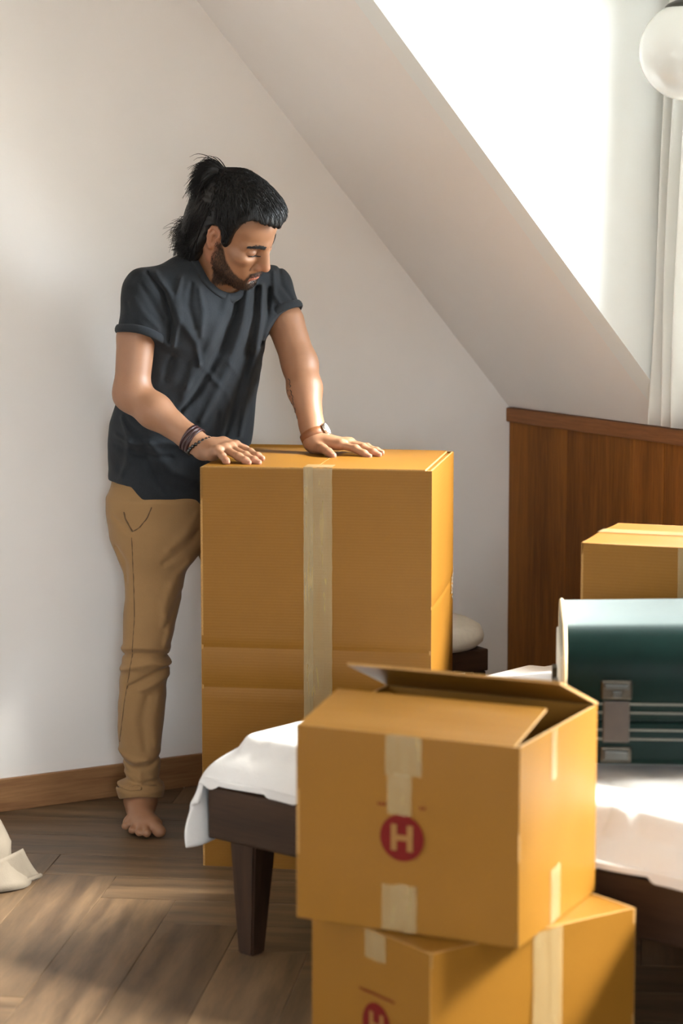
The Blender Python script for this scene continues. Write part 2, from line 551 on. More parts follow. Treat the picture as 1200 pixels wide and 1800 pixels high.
def panel(name, pts, thick, mat, parent, dent=None, nu=12, nv=12, crease=(), wob=0.0012, seed=0):
    """a cardboard panel spanned by 4 corner points (counter-clockwise seen from outside), subdivided, gently warped, with
    real thickness; crease: rows v where the board is pressed in"""
    A, B, C, D = [Vector(p) for p in pts]
    nrm = (B - A).cross(D - A).normalized()
    rs = np.random.RandomState(seed)
    vs_rows = sorted(set([j / nv for j in range(nv + 1)] + [c + d for c in crease for d in (-0.006, -0.002, 0.002, 0.006)]))
    ph = rs.uniform(0, 6, 6)
    V = []; V2 = []
    for v in vs_rows:
        for i in range(nu + 1):
            u = i / nu
            p = (A * (1 - u) + B * u) * (1 - v) + (D * (1 - u) + C * u) * v
            env = math.sin(PI * u) ** 0.5 * math.sin(PI * v) ** 0.5 if 0 < u < 1 and 0 < v < 1 else 0
            w = wob * env * (math.sin(5 * u + ph[0]) + math.sin(7 * v + ph[1] + 3 * u) + 0.6 * math.sin(11 * u - 5 * v + ph[2]))
            for c in crease:
                if abs(v - c) < 0.004: w -= 0.0011
                elif abs(v - c) < 0.008: w += 0.0002
            if dent:
                for (du, dv, rad, amp) in dent:
                    d2 = ((u - du) ** 2 + (v - dv) ** 2) / rad ** 2
                    w -= amp * math.exp(-d2)
            V.append(p + nrm * w); V2.append(p + nrm * (w - thick))
    n = nu + 1; m = len(vs_rows); N = len(V)
    F = []
    for j in range(m - 1):
        for i in range(nu):
            a = j * n + i
            F.append((a, a + 1, a + n + 1, a + n)); F.append((N + a, N + a + n, N + a + n + 1, N + a + 1))
    E = len(F)
    for i in range(nu):
        F.append((i, N + i, N + i + 1, i + 1)); t = (m - 1) * n
        F.append((t + i, t + i + 1, N + t + i + 1, N + t + i))
    for j in range(m - 1):
        a = j * n; b = j * n + nu
        F.append((a, a + n, N + a + n, N + a)); F.append((b, N + b, N + b + n, b + n))
    me = bpy.data.meshes.new(name)
    me.from_pydata([tuple(v) for v in V + V2], [], F)
    me.materials.append(mat); me.materials.append(M_edge)
    for i, p in enumerate(me.polygons):
        if i >= E: p.material_index = 1
        else: p.use_smooth = True
    bm = bmesh.new(); bm.from_mesh(me); bmesh.ops.recalc_face_normals(bm, faces=bm.faces)
    for e_ in bm.edges:
        if len({f_.material_index for f_ in e_.link_faces}) > 1: e_.smooth = False
    bm.to_mesh(me); bm.free()
    return link(name, me, None, parent)

TH = 0.005
def carton(name, label, loc, rz, sx, sy, sz, group=None, closed=True, crease_front=(), crease_side=(), seed=1, dent_side=None, gap=0.0):
    """walls of a box; local origin at the front left bottom corner, x along the front, y to the back"""
    t = thing(name, label, 'box', loc, rz, group)
    i_ = 0.0008
    panel('front_wall', [(i_, 0, 0), (sx - i_, 0, 0), (sx - i_, 0, sz), (i_, 0, sz)], TH, M_card, t, crease=crease_front, seed=seed)
    panel('side_wall', [(sx, 0, 0), (sx, sy, 0), (sx, sy, sz), (sx, 0, sz)], TH, M_card, t, crease=crease_side, seed=seed + 1, dent=dent_side, nu=16, nv=20)
    panel('back_wall', [(sx - i_, sy, 0), (i_, sy, 0), (i_, sy, sz), (sx - i_, sy, sz)], TH, M_card, t, seed=seed + 2)
    panel('side_wall', [(0, sy, 0), (0, 0, 0), (0, 0, sz), (0, sy, sz)], TH, M_card, t, seed=seed + 3)
    panel('base', [(TH, TH, 0.0), (sx - TH, TH, 0.0), (sx - TH, sy - TH, 0.0), (TH, sy - TH, 0.0)], -TH, M_card, t, seed=seed + 4, wob=0)
    return t

def emblem(parent, cx, cz, r, y=0.0, M=None, text=True, wide=0.0, gap_mid=0.0):
    """round red stamp with a letter H and a thin line of small print over it, printed on the board"""
    Mx = M or Matrix.Identity(4)
    V = [Vector((cx, y - 0.0022, cz))] + [Vector((cx + r * math.cos(a), y - 0.0022, cz + r * math.sin(a))) for a in np.linspace(0, 2 * PI, 48, endpoint=False)]
    F = [(0, 1 + i, 1 + (i + 1) % 48) for i in range(48)]
    d = obj('printed_emblem', [Mx @ v for v in V], F, M_red, parent)
    yy = y - 0.0027
    hw, hh, s = r * 0.50, r * 0.56, r * 0.27
    q = lambda x0, x1, z0, z1: [Vector((cx + x0, yy, cz + z0)), Vector((cx + x1, yy, cz + z0)), Vector((cx + x1, yy, cz + z1)), Vector((cx + x0, yy, cz + z1))]
    vs = q(-hw, -hw + s, -hh, hh) + q(hw - s, hw, -hh, hh) + q(-hw + s, hw - s, -s * 0.45, s * 0.45)
    obj('letter_h', [Mx @ v for v in vs], [(0, 1, 2, 3), (4, 5, 6, 7), (8, 9, 10, 11)], M_cardletter, d)
    if text:
        bm = bmesh.new()
        rs = random.Random(3)
        x = cx - wide
        zt = cz + r * 1.36
        while x < cx + wide:
            w = rs.uniform(0.0032, 0.006)
            if abs(x - cx) > gap_mid:
                add_box(bm, (x, yy - 0.0001, zt - 0.0022), (x + w, yy, zt + 0.0022))
            x += w + 0.0016
        o = bm_obj('small_print', bm, M_red, parent); o['kind'] = 'stuff'
        o.data.transform(Mx)

def yaw_of(dx, dy):
    return math.atan2(dy, dx)

# tall box the man leans on
bx0 = Vector((-0.335, 5.695, 0)); byaw = R(-9)
BW, BD, BH = 0.553, 0.455, 0.970
tb = carton('cardboard_box', 'tall closed brown box under the hands of the standing man', bx0, byaw, BW, BD, BH, None, True,
            crease_front=(0.098, 0.455, 0.555), crease_side=(0.33, 0.665), seed=3)
zt = BH
mid = BW * 0.5
panel('flap', [(0.004, 0.002, zt - 0.004), (BW - 0.004, 0.002, zt - 0.004), (BW - 0.004, BD - 0.002, zt - 0.004), (0.004, BD - 0.002, zt - 0.004)], TH, M_card, tb, seed=20, wob=0.0006)
fl1 = panel('flap', [(0.010, 0.0, zt + 0.003), (mid - 0.0006, 0.0, zt + 0.003), (mid - 0.0006, BD - 0.012, zt + 0.004), (0.010, BD - 0.012, zt + 0.005)], TH, M_card, tb, seed=21, wob=0.0010)
fl2 = panel('flap', [(mid + 0.0006, 0.0, zt + 0.003), (BW - 0.016, 0.0, zt + 0.003), (BW - 0.016, BD - 0.010, zt + 0.003), (mid + 0.0006, BD - 0.010, zt + 0.004)], TH, M_card, tb, seed=22, wob=0.0010)
panel('flap', [(0.02, BD - 0.012, zt + 0.001), (mid - 0.03, BD - 0.012, zt + 0.001), (mid - 0.04, BD - 0.006, zt + 0.011), (0.035, BD - 0.006, zt + 0.011)], TH, M_card, tb, seed=23, wob=0.0)
wrinkled_sheet('packing_tape', 0.249, 0.317, 0.02, 0.974, -0.0015, M_tape, tb, 8, 60, 0.0009)
wrinkled_sheet('packing_tape', 0.249, 0.272, 0.02, 0.974, -0.0026, M_tape, tb, 3, 60, 0.0006)
rot_top = Matrix.Translation((0, 0, zt + 0.0045)) @ Matrix.Rotation(-PI / 2, 4, 'X')
wrinkled_sheet('packing_tape', 0.249, 0.317, 0.0, 0.055, 0.0, M_tape, tb, 6, 6, 0.0012, rot=rot_top)
M_grey = plain('grey_print', (0.30, 0.27, 0.22), 0.6)
bmq = bmesh.new()
for i, (a, b_, z0, z1) in enumerate([(0.405, 0.418, 0.615, 0.66), (0.422, 0.432, 0.60, 0.668), (0.436, 0.444, 0.62, 0.675)]):
    for s in range(5):
        z = z0 + (z1 - z0) * s / 5
        add_box(bmq, (BW + 0.0018, a + 0.0008 * s, z), (BW + 0.0022, b_ - 0.001 * (s % 2), z + (z1 - z0) / 9))
bm_obj('printed_marks', bmq, M_grey, tb)['kind'] = 'stuff'

# open box on the foreground stack
UW, UD, UH = 0.420, 0.385, 0.348
uf = Vector((0.300, 3.975, 0.3385))
uy = R(-25.5)
u0 = uf - Vector((math.cos(uy), math.sin(uy), 0)) * UW
ub = carton('cardboard_box', 'foreground box with raised open flaps and red H stamp, on top of another box', u0, uy, UW, UD, UH, None, False, seed=40,
            dent_side=[(0.0, 0.50, 0.05, 0.004), (0.5, 0.62, 0.12, 0.0015)])
fr = R(12.5); fl_len = 0.163
panel('flap', [(0.002, 0.001, UH), (UW - 0.012, 0.001, UH), (UW - 0.014, 0.001 + fl_len * math.cos(fr), UH + fl_len * math.sin(fr)), (0.004, 0.001 + fl_len * math.cos(fr), UH + fl_len * math.sin(fr))],
      TH, M_card, ub, seed=44, wob=0.0015)
br_ = R(21)
panel('flap', [(0.0, UD, UH), (UW, UD, UH), (UW - 0.004, UD - 0.2 * math.cos(br_), UH + 0.2 * math.sin(br_)), (0.004, UD - 0.2 * math.cos(br_), UH + 0.2 * math.sin(br_))],
      TH, M_card, ub, seed=45, wob=0.0012)
panel('flap', [(UW - 0.006, 0.012, UH - 0.004), (UW - 0.006, UD - 0.012, UH - 0.004), (UW - 0.12, UD - 0.02, UH - 0.075), (UW - 0.12, 0.02, UH - 0.075)], TH, M_card, ub, seed=46)
panel('flap', [(0.006, UD - 0.012, UH - 0.004), (0.006, 0.012, UH - 0.004), (0.12, 0.02, UH - 0.07), (0.12, UD - 0.02, UH - 0.07)], TH, M_card, ub, seed=47)
wrinkled_sheet('packing_tape', 0.172, 0.240, 0.277, 0.347, -0.001, M_tape, ub, 6, 6, 0.0012)
wrinkled_sheet('packing_tape', 0.176, 0.222, 0.208, 0.279, -0.0016, M_tape, ub, 5, 6, 0.0016)
wrinkled_sheet('packing_tape', 0.166, 0.232, 0.001, 0.084, -0.001, M_tape, ub, 6, 8, 0.0016)
side_rot = Matrix.Translation((UW, 0, 0)) @ Matrix.Rotation(PI / 2, 4, 'Z')
wrinkled_sheet('packing_tape', 0.148, 0.172, 0.26, 0.347, -0.001, M_tape, ub, 3, 6, 0.001, rot=side_rot)
wrinkled_sheet('packing_tape', 0.150, 0.196, 0.001, 0.10, -0.001, M_tape, ub, 4, 8, 0.003, rot=side_rot)
emblem(ub, 0.204, 0.168, 0.0415, 0.0, wide=0.046, gap_mid=0.031)

# the box below it, turned
LF = Vector((0.150, 3.950, 0))
ly = R(35.5)
LW, LD, LH = 0.465, 0.35, 0.336
lb = carton('cardboard_box', 'closed box on the floor at the bottom of the foreground stack', LF, ly, LW, LD, LH, None, True, seed=60)
for a, b_ in ((0.001, LD / 2 - 0.001), (LD / 2 + 0.001, LD - 0.001)):
    panel('flap', [(0.002, a, LH - 0.001), (LW - 0.002, a, LH - 0.001), (LW - 0.002, b_, LH - 0.001), (0.002, b_, LH - 0.001)], TH, M_card, lb, seed=65, wob=0.0006)
wrinkled_sheet('packing_tape', 0.225, 0.292, 0.0, 0.334, -0.001, M_tape, lb, 6, 20, 0.001)
left_rot = Matrix.Translation((0, LD, 0)) @ Matrix.Rotation(-PI / 2, 4, 'Z')
wrinkled_sheet('packing_tape', 0.165, 0.225, 0.285, 0.335, -0.001, M_tape, lb, 6, 5, 0.002, rot=left_rot)
emblem(lb, 0.20, 0.168, 0.0415, 0.0, M=left_rot, wide=0.05)

# ---------------------------------------------------------------- bed
ba = R(-40.5)                              # direction of the near rail: towards the camera and right
BO = Vector((-0.285, 5.03, 0))
A_ = Vector((math.cos(ba), math.sin(ba), 0)); B_ = Vector((-math.sin(ba), math.cos(ba), 0))
BL, BWD = 1.6, 1.12
bed = thing('bed', 'low dark wooden bed frame with tapered legs, under the white duvet', 'bed', BO, ba)
ZR0, ZR1 = 0.248, 0.362
def rail(nm, lo, hi, ax):
    bm = add_box(bmesh.new(), (0, 0, 0), (hi[0] - lo[0], hi[1] - lo[1], hi[2] - lo[2]), 0.006, 3)
    o = bm_obj(nm, bm, M_bed if ax == 'X' else M_bedY, bed)
    o.location = lo
M_bedY = wood('dark_bed_wood_across', (0.014, 0.007, 0.004), (0.055, 0.027, 0.014), 'Y', 1.0, 0.45, 0.05, 14, 0.06, spec=0.3)
rail('rail', (0, 0, ZR0), (BL, 0.04, ZR1), 'X')
rail('rail', (0, BWD - 0.04, ZR0), (BL, BWD, ZR1), 'X')
rail('rail', (0.0, 0.0405, ZR0), (0.04, BWD - 0.0405, ZR1), 'Y')
rail('rail', (BL - 0.04, 0.0405, ZR0), (BL, BWD - 0.0405, ZR1), 'Y')
for i in range(7):
    rail('slat', (0.06 + i * 0.22, 0.041, 0.30), (0.14 + i * 0.22, BWD - 0.041, 0.318), 'Y')
for (x, y) in ((0.085, 0.05), (BL - 0.085, 0.05), (0.085, BWD - 0.05), (BL - 0.085, BWD - 0.05)):
    bm = bmesh.new()
    top, bot = 0.036, 0.021
    vs = []
    sx = -1 if x < 1 else 1; sy = -1 if y < 0.5 else 1
    for z, h, off in ((0.0, bot, 0.012), (0.249, top, 0.0)):
        for cx, cy in ((-h, -h), (h, -h), (h, h), (-h, h)):
            vs.append(bm.verts.new((cx + sx * off * 0.3, cy + sy * off * 0.3, z)))
    for f in ((3, 2, 1, 0), (4, 5, 6, 7), (0, 1, 5, 4), (1, 2, 6, 5), (2, 3, 7, 6), (3, 0, 4, 7)):
        bm.faces.new([vs[i] for i in f])
    bmesh.ops.bevel(bm, geom=list(bm.edges), offset=0.004, segments=2, affect='EDGES')
    o = bm_obj('leg', bm, M_bedleg, bed)
    o.location = (x, y, 0)

M_matt = plain('mattress_cloth', (0.62, 0.60, 0.56), 0.85, 40, 0.05, 0.15)
mt = box('mattress', (0.045, 0.045, 0.319), (BL - 0.045, BWD - 0.045, 0.455), M_matt, bed, 0.04, 4, smooth=True)

M_linen, nt, p = new_mat('white_linen')
p.inputs['Base Color'].default_value = (0.66, 0.64, 0.62, 1)
p.inputs['Roughness'].default_value = 0.85
p.inputs['Sheen Weight'].default_value = 0.15
v = coords(nt); n = noise(nt, v, 14, 5, 0.6, 0.5); n2 = noise(nt, v, 500, 2)
mxn = nt.nodes.new('ShaderNodeMix'); mxn.inputs['Factor'].default_value = 0.12
nt.links.new(n.outputs[0], mxn.inputs[2]); nt.links.new(n2.outputs[0], mxn.inputs[3])
bump(nt, p, mxn.outputs[0], 0.35, 0.012)

def smax(a, b, k):
    h = max(k - abs(a - b), 0) / k
    return max(a, b) + h * h * k * 0.25
def fbm2(x, y, seed=0):
    s = 0
    rs = np.random.RandomState(seed)
    for i in range(7):
        ang, f, ph = rs.uniform(0, 6.3), 3.0 * 1.45 ** i, rs.uniform(0, 6.3)
        s += math.sin((x * math.cos(ang) + y * math.sin(ang)) * f + ph + 1.3 * math.sin(y * f * 0.4 + ph)) / (1.25 ** i)
    return s / 3.0
def drop(s, rad, top):
    """profile of cloth coming over an edge at s=0 (s<0 hangs): returns inward position, height below the top"""
    if s >= rad: return s, 0.0
    L = rad * PI / 2
    q = rad - s
    if q < L:
        a = q / rad
        return rad - rad * math.sin(a), rad * (1 - math.cos(a))
    return 0.0, rad + (q - L)
NU, NV = 120, 110
DV = []
TOP = 0.52
for j in range(NV + 1):
    for i in range(NU + 1):
        u = -0.185 + (BL + 0.175) * i / NU          # along the near rail, from the foot end
        w = -0.085 + (BWD + 0.095) * j / NV        # across, from the near side
        hem = 0.02 * math.sin(u * 9 + 1) + 0.012 * math.sin(u * 23)
        w2 = w - (hem + 0.055 * min(1, max(0, (u - 0.35) / 0.5))) * max(0, 1 - max(w, 0) / 0.2)
        x, dx = drop(u, 0.14, TOP)
        y, dy = drop(w2, 0.13, TOP)
        d = smax(dx, dy, 0.10)
        puff = 0.04 * fbm2(u * 0.9, w * 0.9, 5) * (1 if d < 0.05 else max(0.15, 1 - d * 5))
        edge = min(max(u, 0) / 0.42, max(w, 0) / 0.42, 1)
        sag = 0.055 * (1 - edge) ** 1.6 + 0.022 * min(1, max(0, (u - 0.3) / 0.3)) * (1 if w < 0.75 else 0.4)
        z = TOP - d + puff * 0.55 - sag * (1 if d < 0.1 else 0.9)
        wr = 0.012 * fbm2(u * 2.6, w * 2.6, 9)
        fold = 0.010 * math.sin(w * 34 + 2 * math.sin(u * 6)) * min(1, dx * 5) + 0.008 * math.sin(u * 26 + 2 * math.sin(w * 5)) * min(1, dy * 5)
        x -= 0.020 + (fold if dx > 0.02 else 0) * 0.8 + (0.006 if dx > 0.02 else 0)
        y -= 0.016 + (fold if dy > 0.02 else 0)
        z += wr * 0.6
        z = max(z, 0.463 if (0.05 < x < BL - 0.05 and 0.05 < y < BWD - 0.05) else 0.13)
        if -0.004 < x < BL and -0.03 < y < 0.045: z = max(z, ZR1 + 0.010)
        # the cloth stops against the tall box standing at the foot of the bed
        wp = BO + A_ * x + B_ * y
        lx = (wp - bx0).dot(Vector((math.cos(byaw), math.sin(byaw), 0))); lyy = (wp - bx0).dot(Vector((-math.sin(byaw), math.cos(byaw), 0)))
        if -0.03 < lx < BW + 0.03 and -0.016 < lyy < 0.12:
            wp = wp + Vector((math.sin(byaw), -math.cos(byaw), 0)) * (lyy + 0.016)
            x = (wp - BO).dot(A_); y = (wp - BO).dot(B_)
        DV.append((x, y, z))
DF = [(j * (NU + 1) + i, j * (NU + 1) + i + 1, (j + 1) * (NU + 1) + i + 1, (j + 1) * (NU + 1) + i) for j in range(NV) for i in range(NU)]
duvet = obj('duvet', DV, DF, M_linen, None, True)
duvet.location = BO; duvet.rotation_euler = (0, 0, ba)
sm = duvet.modifiers.new('thickness', 'SOLIDIFY'); sm.thickness = 0.012; sm.offset = 1
sb = duvet.modifiers.new('smooth', 'SUBSURF'); sb.levels = 1; sb.render_levels = 1
tag(duvet, 'rumpled white duvet spread over the bed and hanging over its corner', 'duvet')

# box on the bed by the dormer
FW, FD, FH = 0.42, 0.345, 0.30
fy = R(-20)
fb = carton('cardboard_box', 'brown box on the bed behind the green suitcase, by the wood panelling', (0.524, 5.235, 0.555), fy, FW, FD, FH, None, True, seed=80)
for a, b_, z in ((0.001, FD / 2 - 0.001, 0.004), (FD / 2 + 0.001, FD - 0.001, 0.004)):
    panel('flap', [(0.002, a, FH + 0.0 if a < 0.1 else FH + z), (FW - 0.002, a, FH if a < 0.1 else FH + z), (FW - 0.002, b_, FH + z if a < 0.1 else FH), (0.002, b_, FH + z if a < 0.1 else FH)], TH, M_card, fb, seed=85, wob=0.0006)
wrinkled_sheet('packing_tape', 0.215, 0.282, 0.0, 0.298, -0.001, M_tape, fb, 6, 16, 0.001)
rt = Matrix.Translation((0, 0, FH + 0.0046)) @ Matrix.Rotation(-PI / 2, 4, 'X')
wrinkled_sheet('packing_tape', 0.0, FW, FD / 2 - 0.028, FD / 2 + 0.028, 0.0, M_tape, fb, 20, 4, 0.001, rot=rt)

# ---------------------------------------------------------------- suitcase
M_green = plain('green_leatherette', (0.0015, 0.0095, 0.0080), 0.38, 30, 0.12, 0.25, bscale=420, spec=0.09)
p_ = M_green.node_tree.nodes['Principled BSDF']; p_.inputs['Sheen Weight'].default_value = 0.8; p_.inputs['Sheen Roughness'].default_value = 0.25; p_.inputs['Sheen Tint'].default_value = (0.9, 1.0, 0.95, 1)
M_cream = plain('cream_trim', (0.62, 0.47, 0.27), 0.5, 40, 0.08)
M_pale = plain('pale_lining', (0.70, 0.66, 0.56), 0.6, 40, 0.05)
M_steel = plain('aged_steel', (0.055, 0.047, 0.036), 0.32, 60, 0.2, metal=0.95)
M_strip = plain('grey_trim_line', (0.085, 0.085, 0.07), 0.4, 40, 0.08)
M_brownpl = plain('brown_hinge_plate', (0.030, 0.018, 0.010), 0.45, 40, 0.15)
def rounded_case(name, lo, hi, r, mat, parent, seg=6, vertical=0.02):
    bm = bmesh.new()
    add_box(bm, lo, hi)
    ez = [e for e in bm.edges if abs(e.verts[0].co.z - e.verts[1].co.z) > 1e-4]
    bmesh.ops.bevel(bm, geom=ez, offset=vertical, segments=seg, affect='EDGES')
    return bm, ez
SW, SD = 0.70, 0.46
sc = thing('suitcase', 'dark green vintage suitcase lying on the bed with grey trim lines', 'suitcase', (0.430, 4.610, 0.505), R(-4))
def case_profile(z0, z1, rt_, rb_, d=0.0):
    """outline of the case seen from its end: rounded long edges; d shrinks it"""
    P = []
    for cy, cz, r_, a0 in ((SD - rt_, z1 - rt_, rt_, 0), (rt_, z1 - rt_, rt_, PI / 2), (rb_, z0 + rb_, rb_, PI), (SD - rb_, z0 + rb_, rb_, 1.5 * PI)):
        n = 10 if r_ > 0.005 else 1
        for q in range(n + 1):
            a = a0 + PI / 2 * q / n
            P.append((cy + max(r_ - d, 0.0) * math.cos(a), cz + max(r_ - d, 0.0) * math.sin(a)))
    return P
def case_shell(name, z0, z1, rt_, rb_, mat):
    V = []; F = []
    rings = [(0.0, 0.005), (0.0025, 0.0015), (0.007, 0.0), (SW * 0.5, 0.0), (SW - 0.007, 0.0), (SW - 0.0025, 0.0015), (SW, 0.005)]
    for x, d in rings:
        pr = case_profile(z0, z1, rt_, rb_, d)
        crown = 0.008 * math.sin(PI * min(1, max(0, x / SW)))
        V += [(x, y, z + (crown if z > z1 - 0.02 and rt_ > 0.02 else 0)) for y, z in pr]
    K = len(V) // len(rings)
    for i in range(len(rings) - 1):
        for j in range(K):
            F.append((i * K + j, i * K + (j + 1) % K, (i + 1) * K + (j + 1) % K, (i + 1) * K + j))
    F.append(tuple(range(K - 1, -1, -1))); F.append(tuple(range((len(rings) - 1) * K, len(rings) * K)))
    bm = bmesh.new()
    bv = [bm.verts.new(v) for v in V]
    for f in F: bm.faces.new([bv[i] for i in f])
    return bm_obj(name, bm, mat, sc, True)
case_shell('base', 0.0, 0.088, 0.003, 0.02, M_green)
case_shell('lid', 0.091, 0.264, 0.088, 0.003, M_green)
for z, m_ in ((0.055, M_strip), (0.073, M_strip), (0.107, M_strip), (0.124, M_strip)):
    pth = []
    rc = 0.022
    for cx, cy, a0 in ((SW - rc, SD - rc, 0), (rc, SD - rc, PI / 2), (rc, rc, PI), (SW - rc, rc, 1.5 * PI)):
        for q in range(8):
            a = a0 + PI / 2 * q / 7
            pth.append((cx + (rc + 0.0005) * math.cos(a), cy + (rc + 0.0005) * math.sin(a), z))
    V, F = tube(pth, 0.0026, 6, True)
    obj('trim_line', V, F, m_, sc, True)
# pale side band along the left end with its buckles
bm = bmesh.new()
add_box(bm, (-0.006, 0.06, 0.01), (0.004, SD - 0.06, 0.205), 0.004, 2)
bm_obj('end_band', bm, M_pale, sc)
pth = [(0.006, 0.045, 0.02)] + [(0.006 + 0.05 * (1 - math.cos(t)) * 0.4, 0.045, 0.15 + 0.065 * math.sin(t)) for t in np.linspace(0, PI / 2, 8)]
pp_ = [(0.003, 0.0, 0.10)] + [(0.003, y, z) for y, z in reversed(case_profile(0.091, 0.264, 0.088, 0.003)[:22])] + [(0.003, SD, 0.10)]
V, F = tube(pp_, 0.0042, 8)
obj('end_piping', V, F, M_cream, sc, True)
for y in (0.16, 0.30):
    bm = bmesh.new()
    add_box(bm, (-0.016, y, 0.10), (-0.005, y + 0.045, 0.135), 0.003, 2)
    add_box(bm, (-0.012, y + 0.01, 0.06), (-0.005, y + 0.035, 0.10), 0.003, 2)
    bm_obj('buckle', bm, M_steel, sc)
for x in (0.073, 0.56):
    pl = box('latch', (x, -0.005, 0.133), (x + 0.06, 0.012, 0.171), M_steel, sc, 0.004, 2)
    bm = bmesh.new()
    add_box(bm, (x + 0.006, -0.011, 0.154), (x + 0.054, -0.003, 0.164), 0.003, 2)
    add_box(bm, (x + 0.020, -0.009, 0.137), (x + 0.040, -0.003, 0.151), 0.003, 2)
    bm_obj('catch', bm, M_darkmetal, pl)
    box('hinge_plate', (x + 0.004, -0.0045, 0.048), (x + 0.056, 0.010, 0.130), M_brownpl, sc, 0.003, 2)
    pl = box('latch', (x, -0.005, 0.008), (x + 0.06, 0.012, 0.039), M_steel, sc, 0.004, 2)
    bm = bmesh.new()
    add_box(bm, (x + 0.006, -0.010, 0.013), (x + 0.054, -0.003, 0.033), 0.003, 2)
    bm_obj('catch', bm, M_darkmetal, pl)
V, F = tube([(0.25, -0.004, 0.088), (0.25, -0.028, 0.088), (0.262, -0.038, 0.088), (0.438, -0.038, 0.088), (0.45, -0.028, 0.088), (0.45, -0.004, 0.088)], 0.009, 8)
obj('handle', V, F, M_brownpl, sc, True)

# ---------------------------------------------------------------- stool behind the tall box
M_cushion = plain('cream_upholstery', (0.66, 0.60, 0.50), 0.85, 60, 0.05, 0.2)
st = thing('stool', 'cream padded stool with dark legs, half hidden behind the tall box', 'stool', (0.150, 6.37, 0), R(30))
prof = [(0.001, 0.452), (0.16, 0.452), (0.19, 0.455), (0.203, 0.468), (0.206, 0.485), (0.198, 0.507), (0.17, 0.523), (0.10, 0.531), (0.001, 0.533)]
V, F = lathe(prof, 36)
# squarish seat
V = [(x, y, z - 0.033) for x, y, z in V]
V = [(x * (1 + 0.13 * abs(math.sin(2 * math.atan2(y, x)))), y * (1 + 0.13 * abs(math.sin(2 * math.atan2(y, x)))), z) for x, y, z in V]
cu = obj('seat', V, F, M_cushion, st, True)
box('apron', (-0.175, -0.175, 0.36), (0.175, 0.175, 0.419), M_bed, st, 0.004)
for sx in (-1, 1):
    for sy in (-1, 1):
        bm = bmesh.new()
        vs = []
        for z, h, o in ((0, 0.014, 0.012), (0.36, 0.021, 0.0)):
            for cx, cy in ((-h, -h), (h, -h), (h, h), (-h, h)):
                vs.append(bm.verts.new((sx * (0.15 + o) + cx, sy * (0.15 + o) + cy, z)))
        for f in ((3, 2, 1, 0), (4, 5, 6, 7), (0, 1, 5, 4), (1, 2, 6, 5), (2, 3, 7, 6), (3, 0, 4, 7)):
            bm.faces.new([vs[i] for i in f])
        bmesh.ops.bevel(bm, geom=list(bm.edges), offset=0.003, segments=2, affect='EDGES')
        bm_obj('leg', bm, M_bedleg, st)

# ---------------------------------------------------------------- globe lamp
M_opal, nt, p = new_mat('opal_glass')
p.inputs['Base Color'].default_value = (0.70, 0.71, 0.69, 1)
p.inputs['Roughness'].default_value = 0.12
p.inputs['Coat Weight'].default_value = 0.4
p.inputs['Subsurface Weight'].default_value = 0.3
p.inputs['Subsurface Radius'].default_value = (0.03, 0.03, 0.03)
M_opalglass = M_opal
lp = Vector((0.838, 5.95, 1.955))
lamp = thing('pendant_lamp', 'white glass globe pendant lamp with a dark cap near the window', 'lamp', (lp.x, lp.y, lp.z))
prof = [(0.118 * math.sin(a), -0.118 * math.cos(a)) for a in np.linspace(0.001, PI * 0.86, 30)]
V, F = lathe(prof, 48)
gl = obj('globe', V, F, M_opalglass, lamp, True)
prof = [(0.056, 0.100), (0.057, 0.106), (0.050, 0.113), (0.032, 0.121), (0.012, 0.125), (0.010, 0.15), (0.001, 0.15)]
V, F = lathe(prof, 32)
obj('cap', V, F, M_darkmetal, lamp, True)
V, F = tube([(0, 0, 0.14), (0, 0, ZD - lp.z + 0.0)], 0.003, 8)
obj('cord', V, F, M_darkmetal, lamp, True)
V, F = lathe([(0.001, ZD - lp.z - 0.03), (0.03, ZD - lp.z - 0.028), (0.05, ZD - lp.z - 0.012), (0.052, ZD - lp.z)], 24)
obj('ceiling_rose', V, F, M_darkmetal, lamp, True)

# ---------------------------------------------------------------- curtain in the dormer
M_curt, nt, p = new_mat('curtain_cloth')
p.inputs['Base Color'].default_value = (0.84, 0.83, 0.80, 1)
p.inputs['Roughness'].default_value = 0.9
tl = nt.nodes.new('ShaderNodeBsdfTranslucent'); tl.inputs[0].default_value = (0.80, 0.80, 0.77, 1)
ms = nt.nodes.new('ShaderNodeMixShader'); ms.inputs[0].default_value = 0.4
nt.links.new(p.outputs[0], ms.inputs[1]); nt.links.new(tl.outputs[0], ms.inputs[2])
nt.links.new(ms.outputs[0], nt.nodes['Material Output'].inputs[0])
def curtain(label, kl_top, kr_top, kl_bot, kr_bot, folds, group):
    V = []; nx, nz = 90, 30
    for j in range(nz + 1):
        t = j / nz
        z = 2.24 - (2.24 - 1.022) * t
        for i in range(nx + 1):
            s = i / nx
            k = (kl_top + (kr_top - kl_top) * s) * (1 - t) + (kl_bot + (kr_bot - kl_bot) * s) * t
            b = -0.098 - 0.028 * t - (0.016 + 0.006 * t) * math.sin(s * folds * 2 * PI + 0.7 * math.sin(3 * t)) - 0.006 * math.sin(s * folds * 4.7 + 5 * t)
            V.append(W(b, k, z))
    F = [(j * (nx + 1) + i, (j + 1) * (nx + 1) + i, (j + 1) * (nx + 1) + i + 1, j * (nx + 1) + i + 1) for j in range(nz) for i in range(nx)]
    o = obj('curtain', V, F, M_curt, None, True)
    sm = o.modifiers.new('thickness', 'SOLIDIFY'); sm.thickness = 0.002
    tag(o, label, 'curtain', group)
curtain('white curtain hanging at the left side of the dormer window', 0.88, 0.965, 0.836, 0.99, 3, None)
cr = thing('curtain_rod', 'thin dark curtain rod across the dormer window, above the white curtain', 'rod')
V, F = tube([W(-0.10, 0.83, 2.25), W(-0.10, 3.67, 2.25)], 0.008, 10)
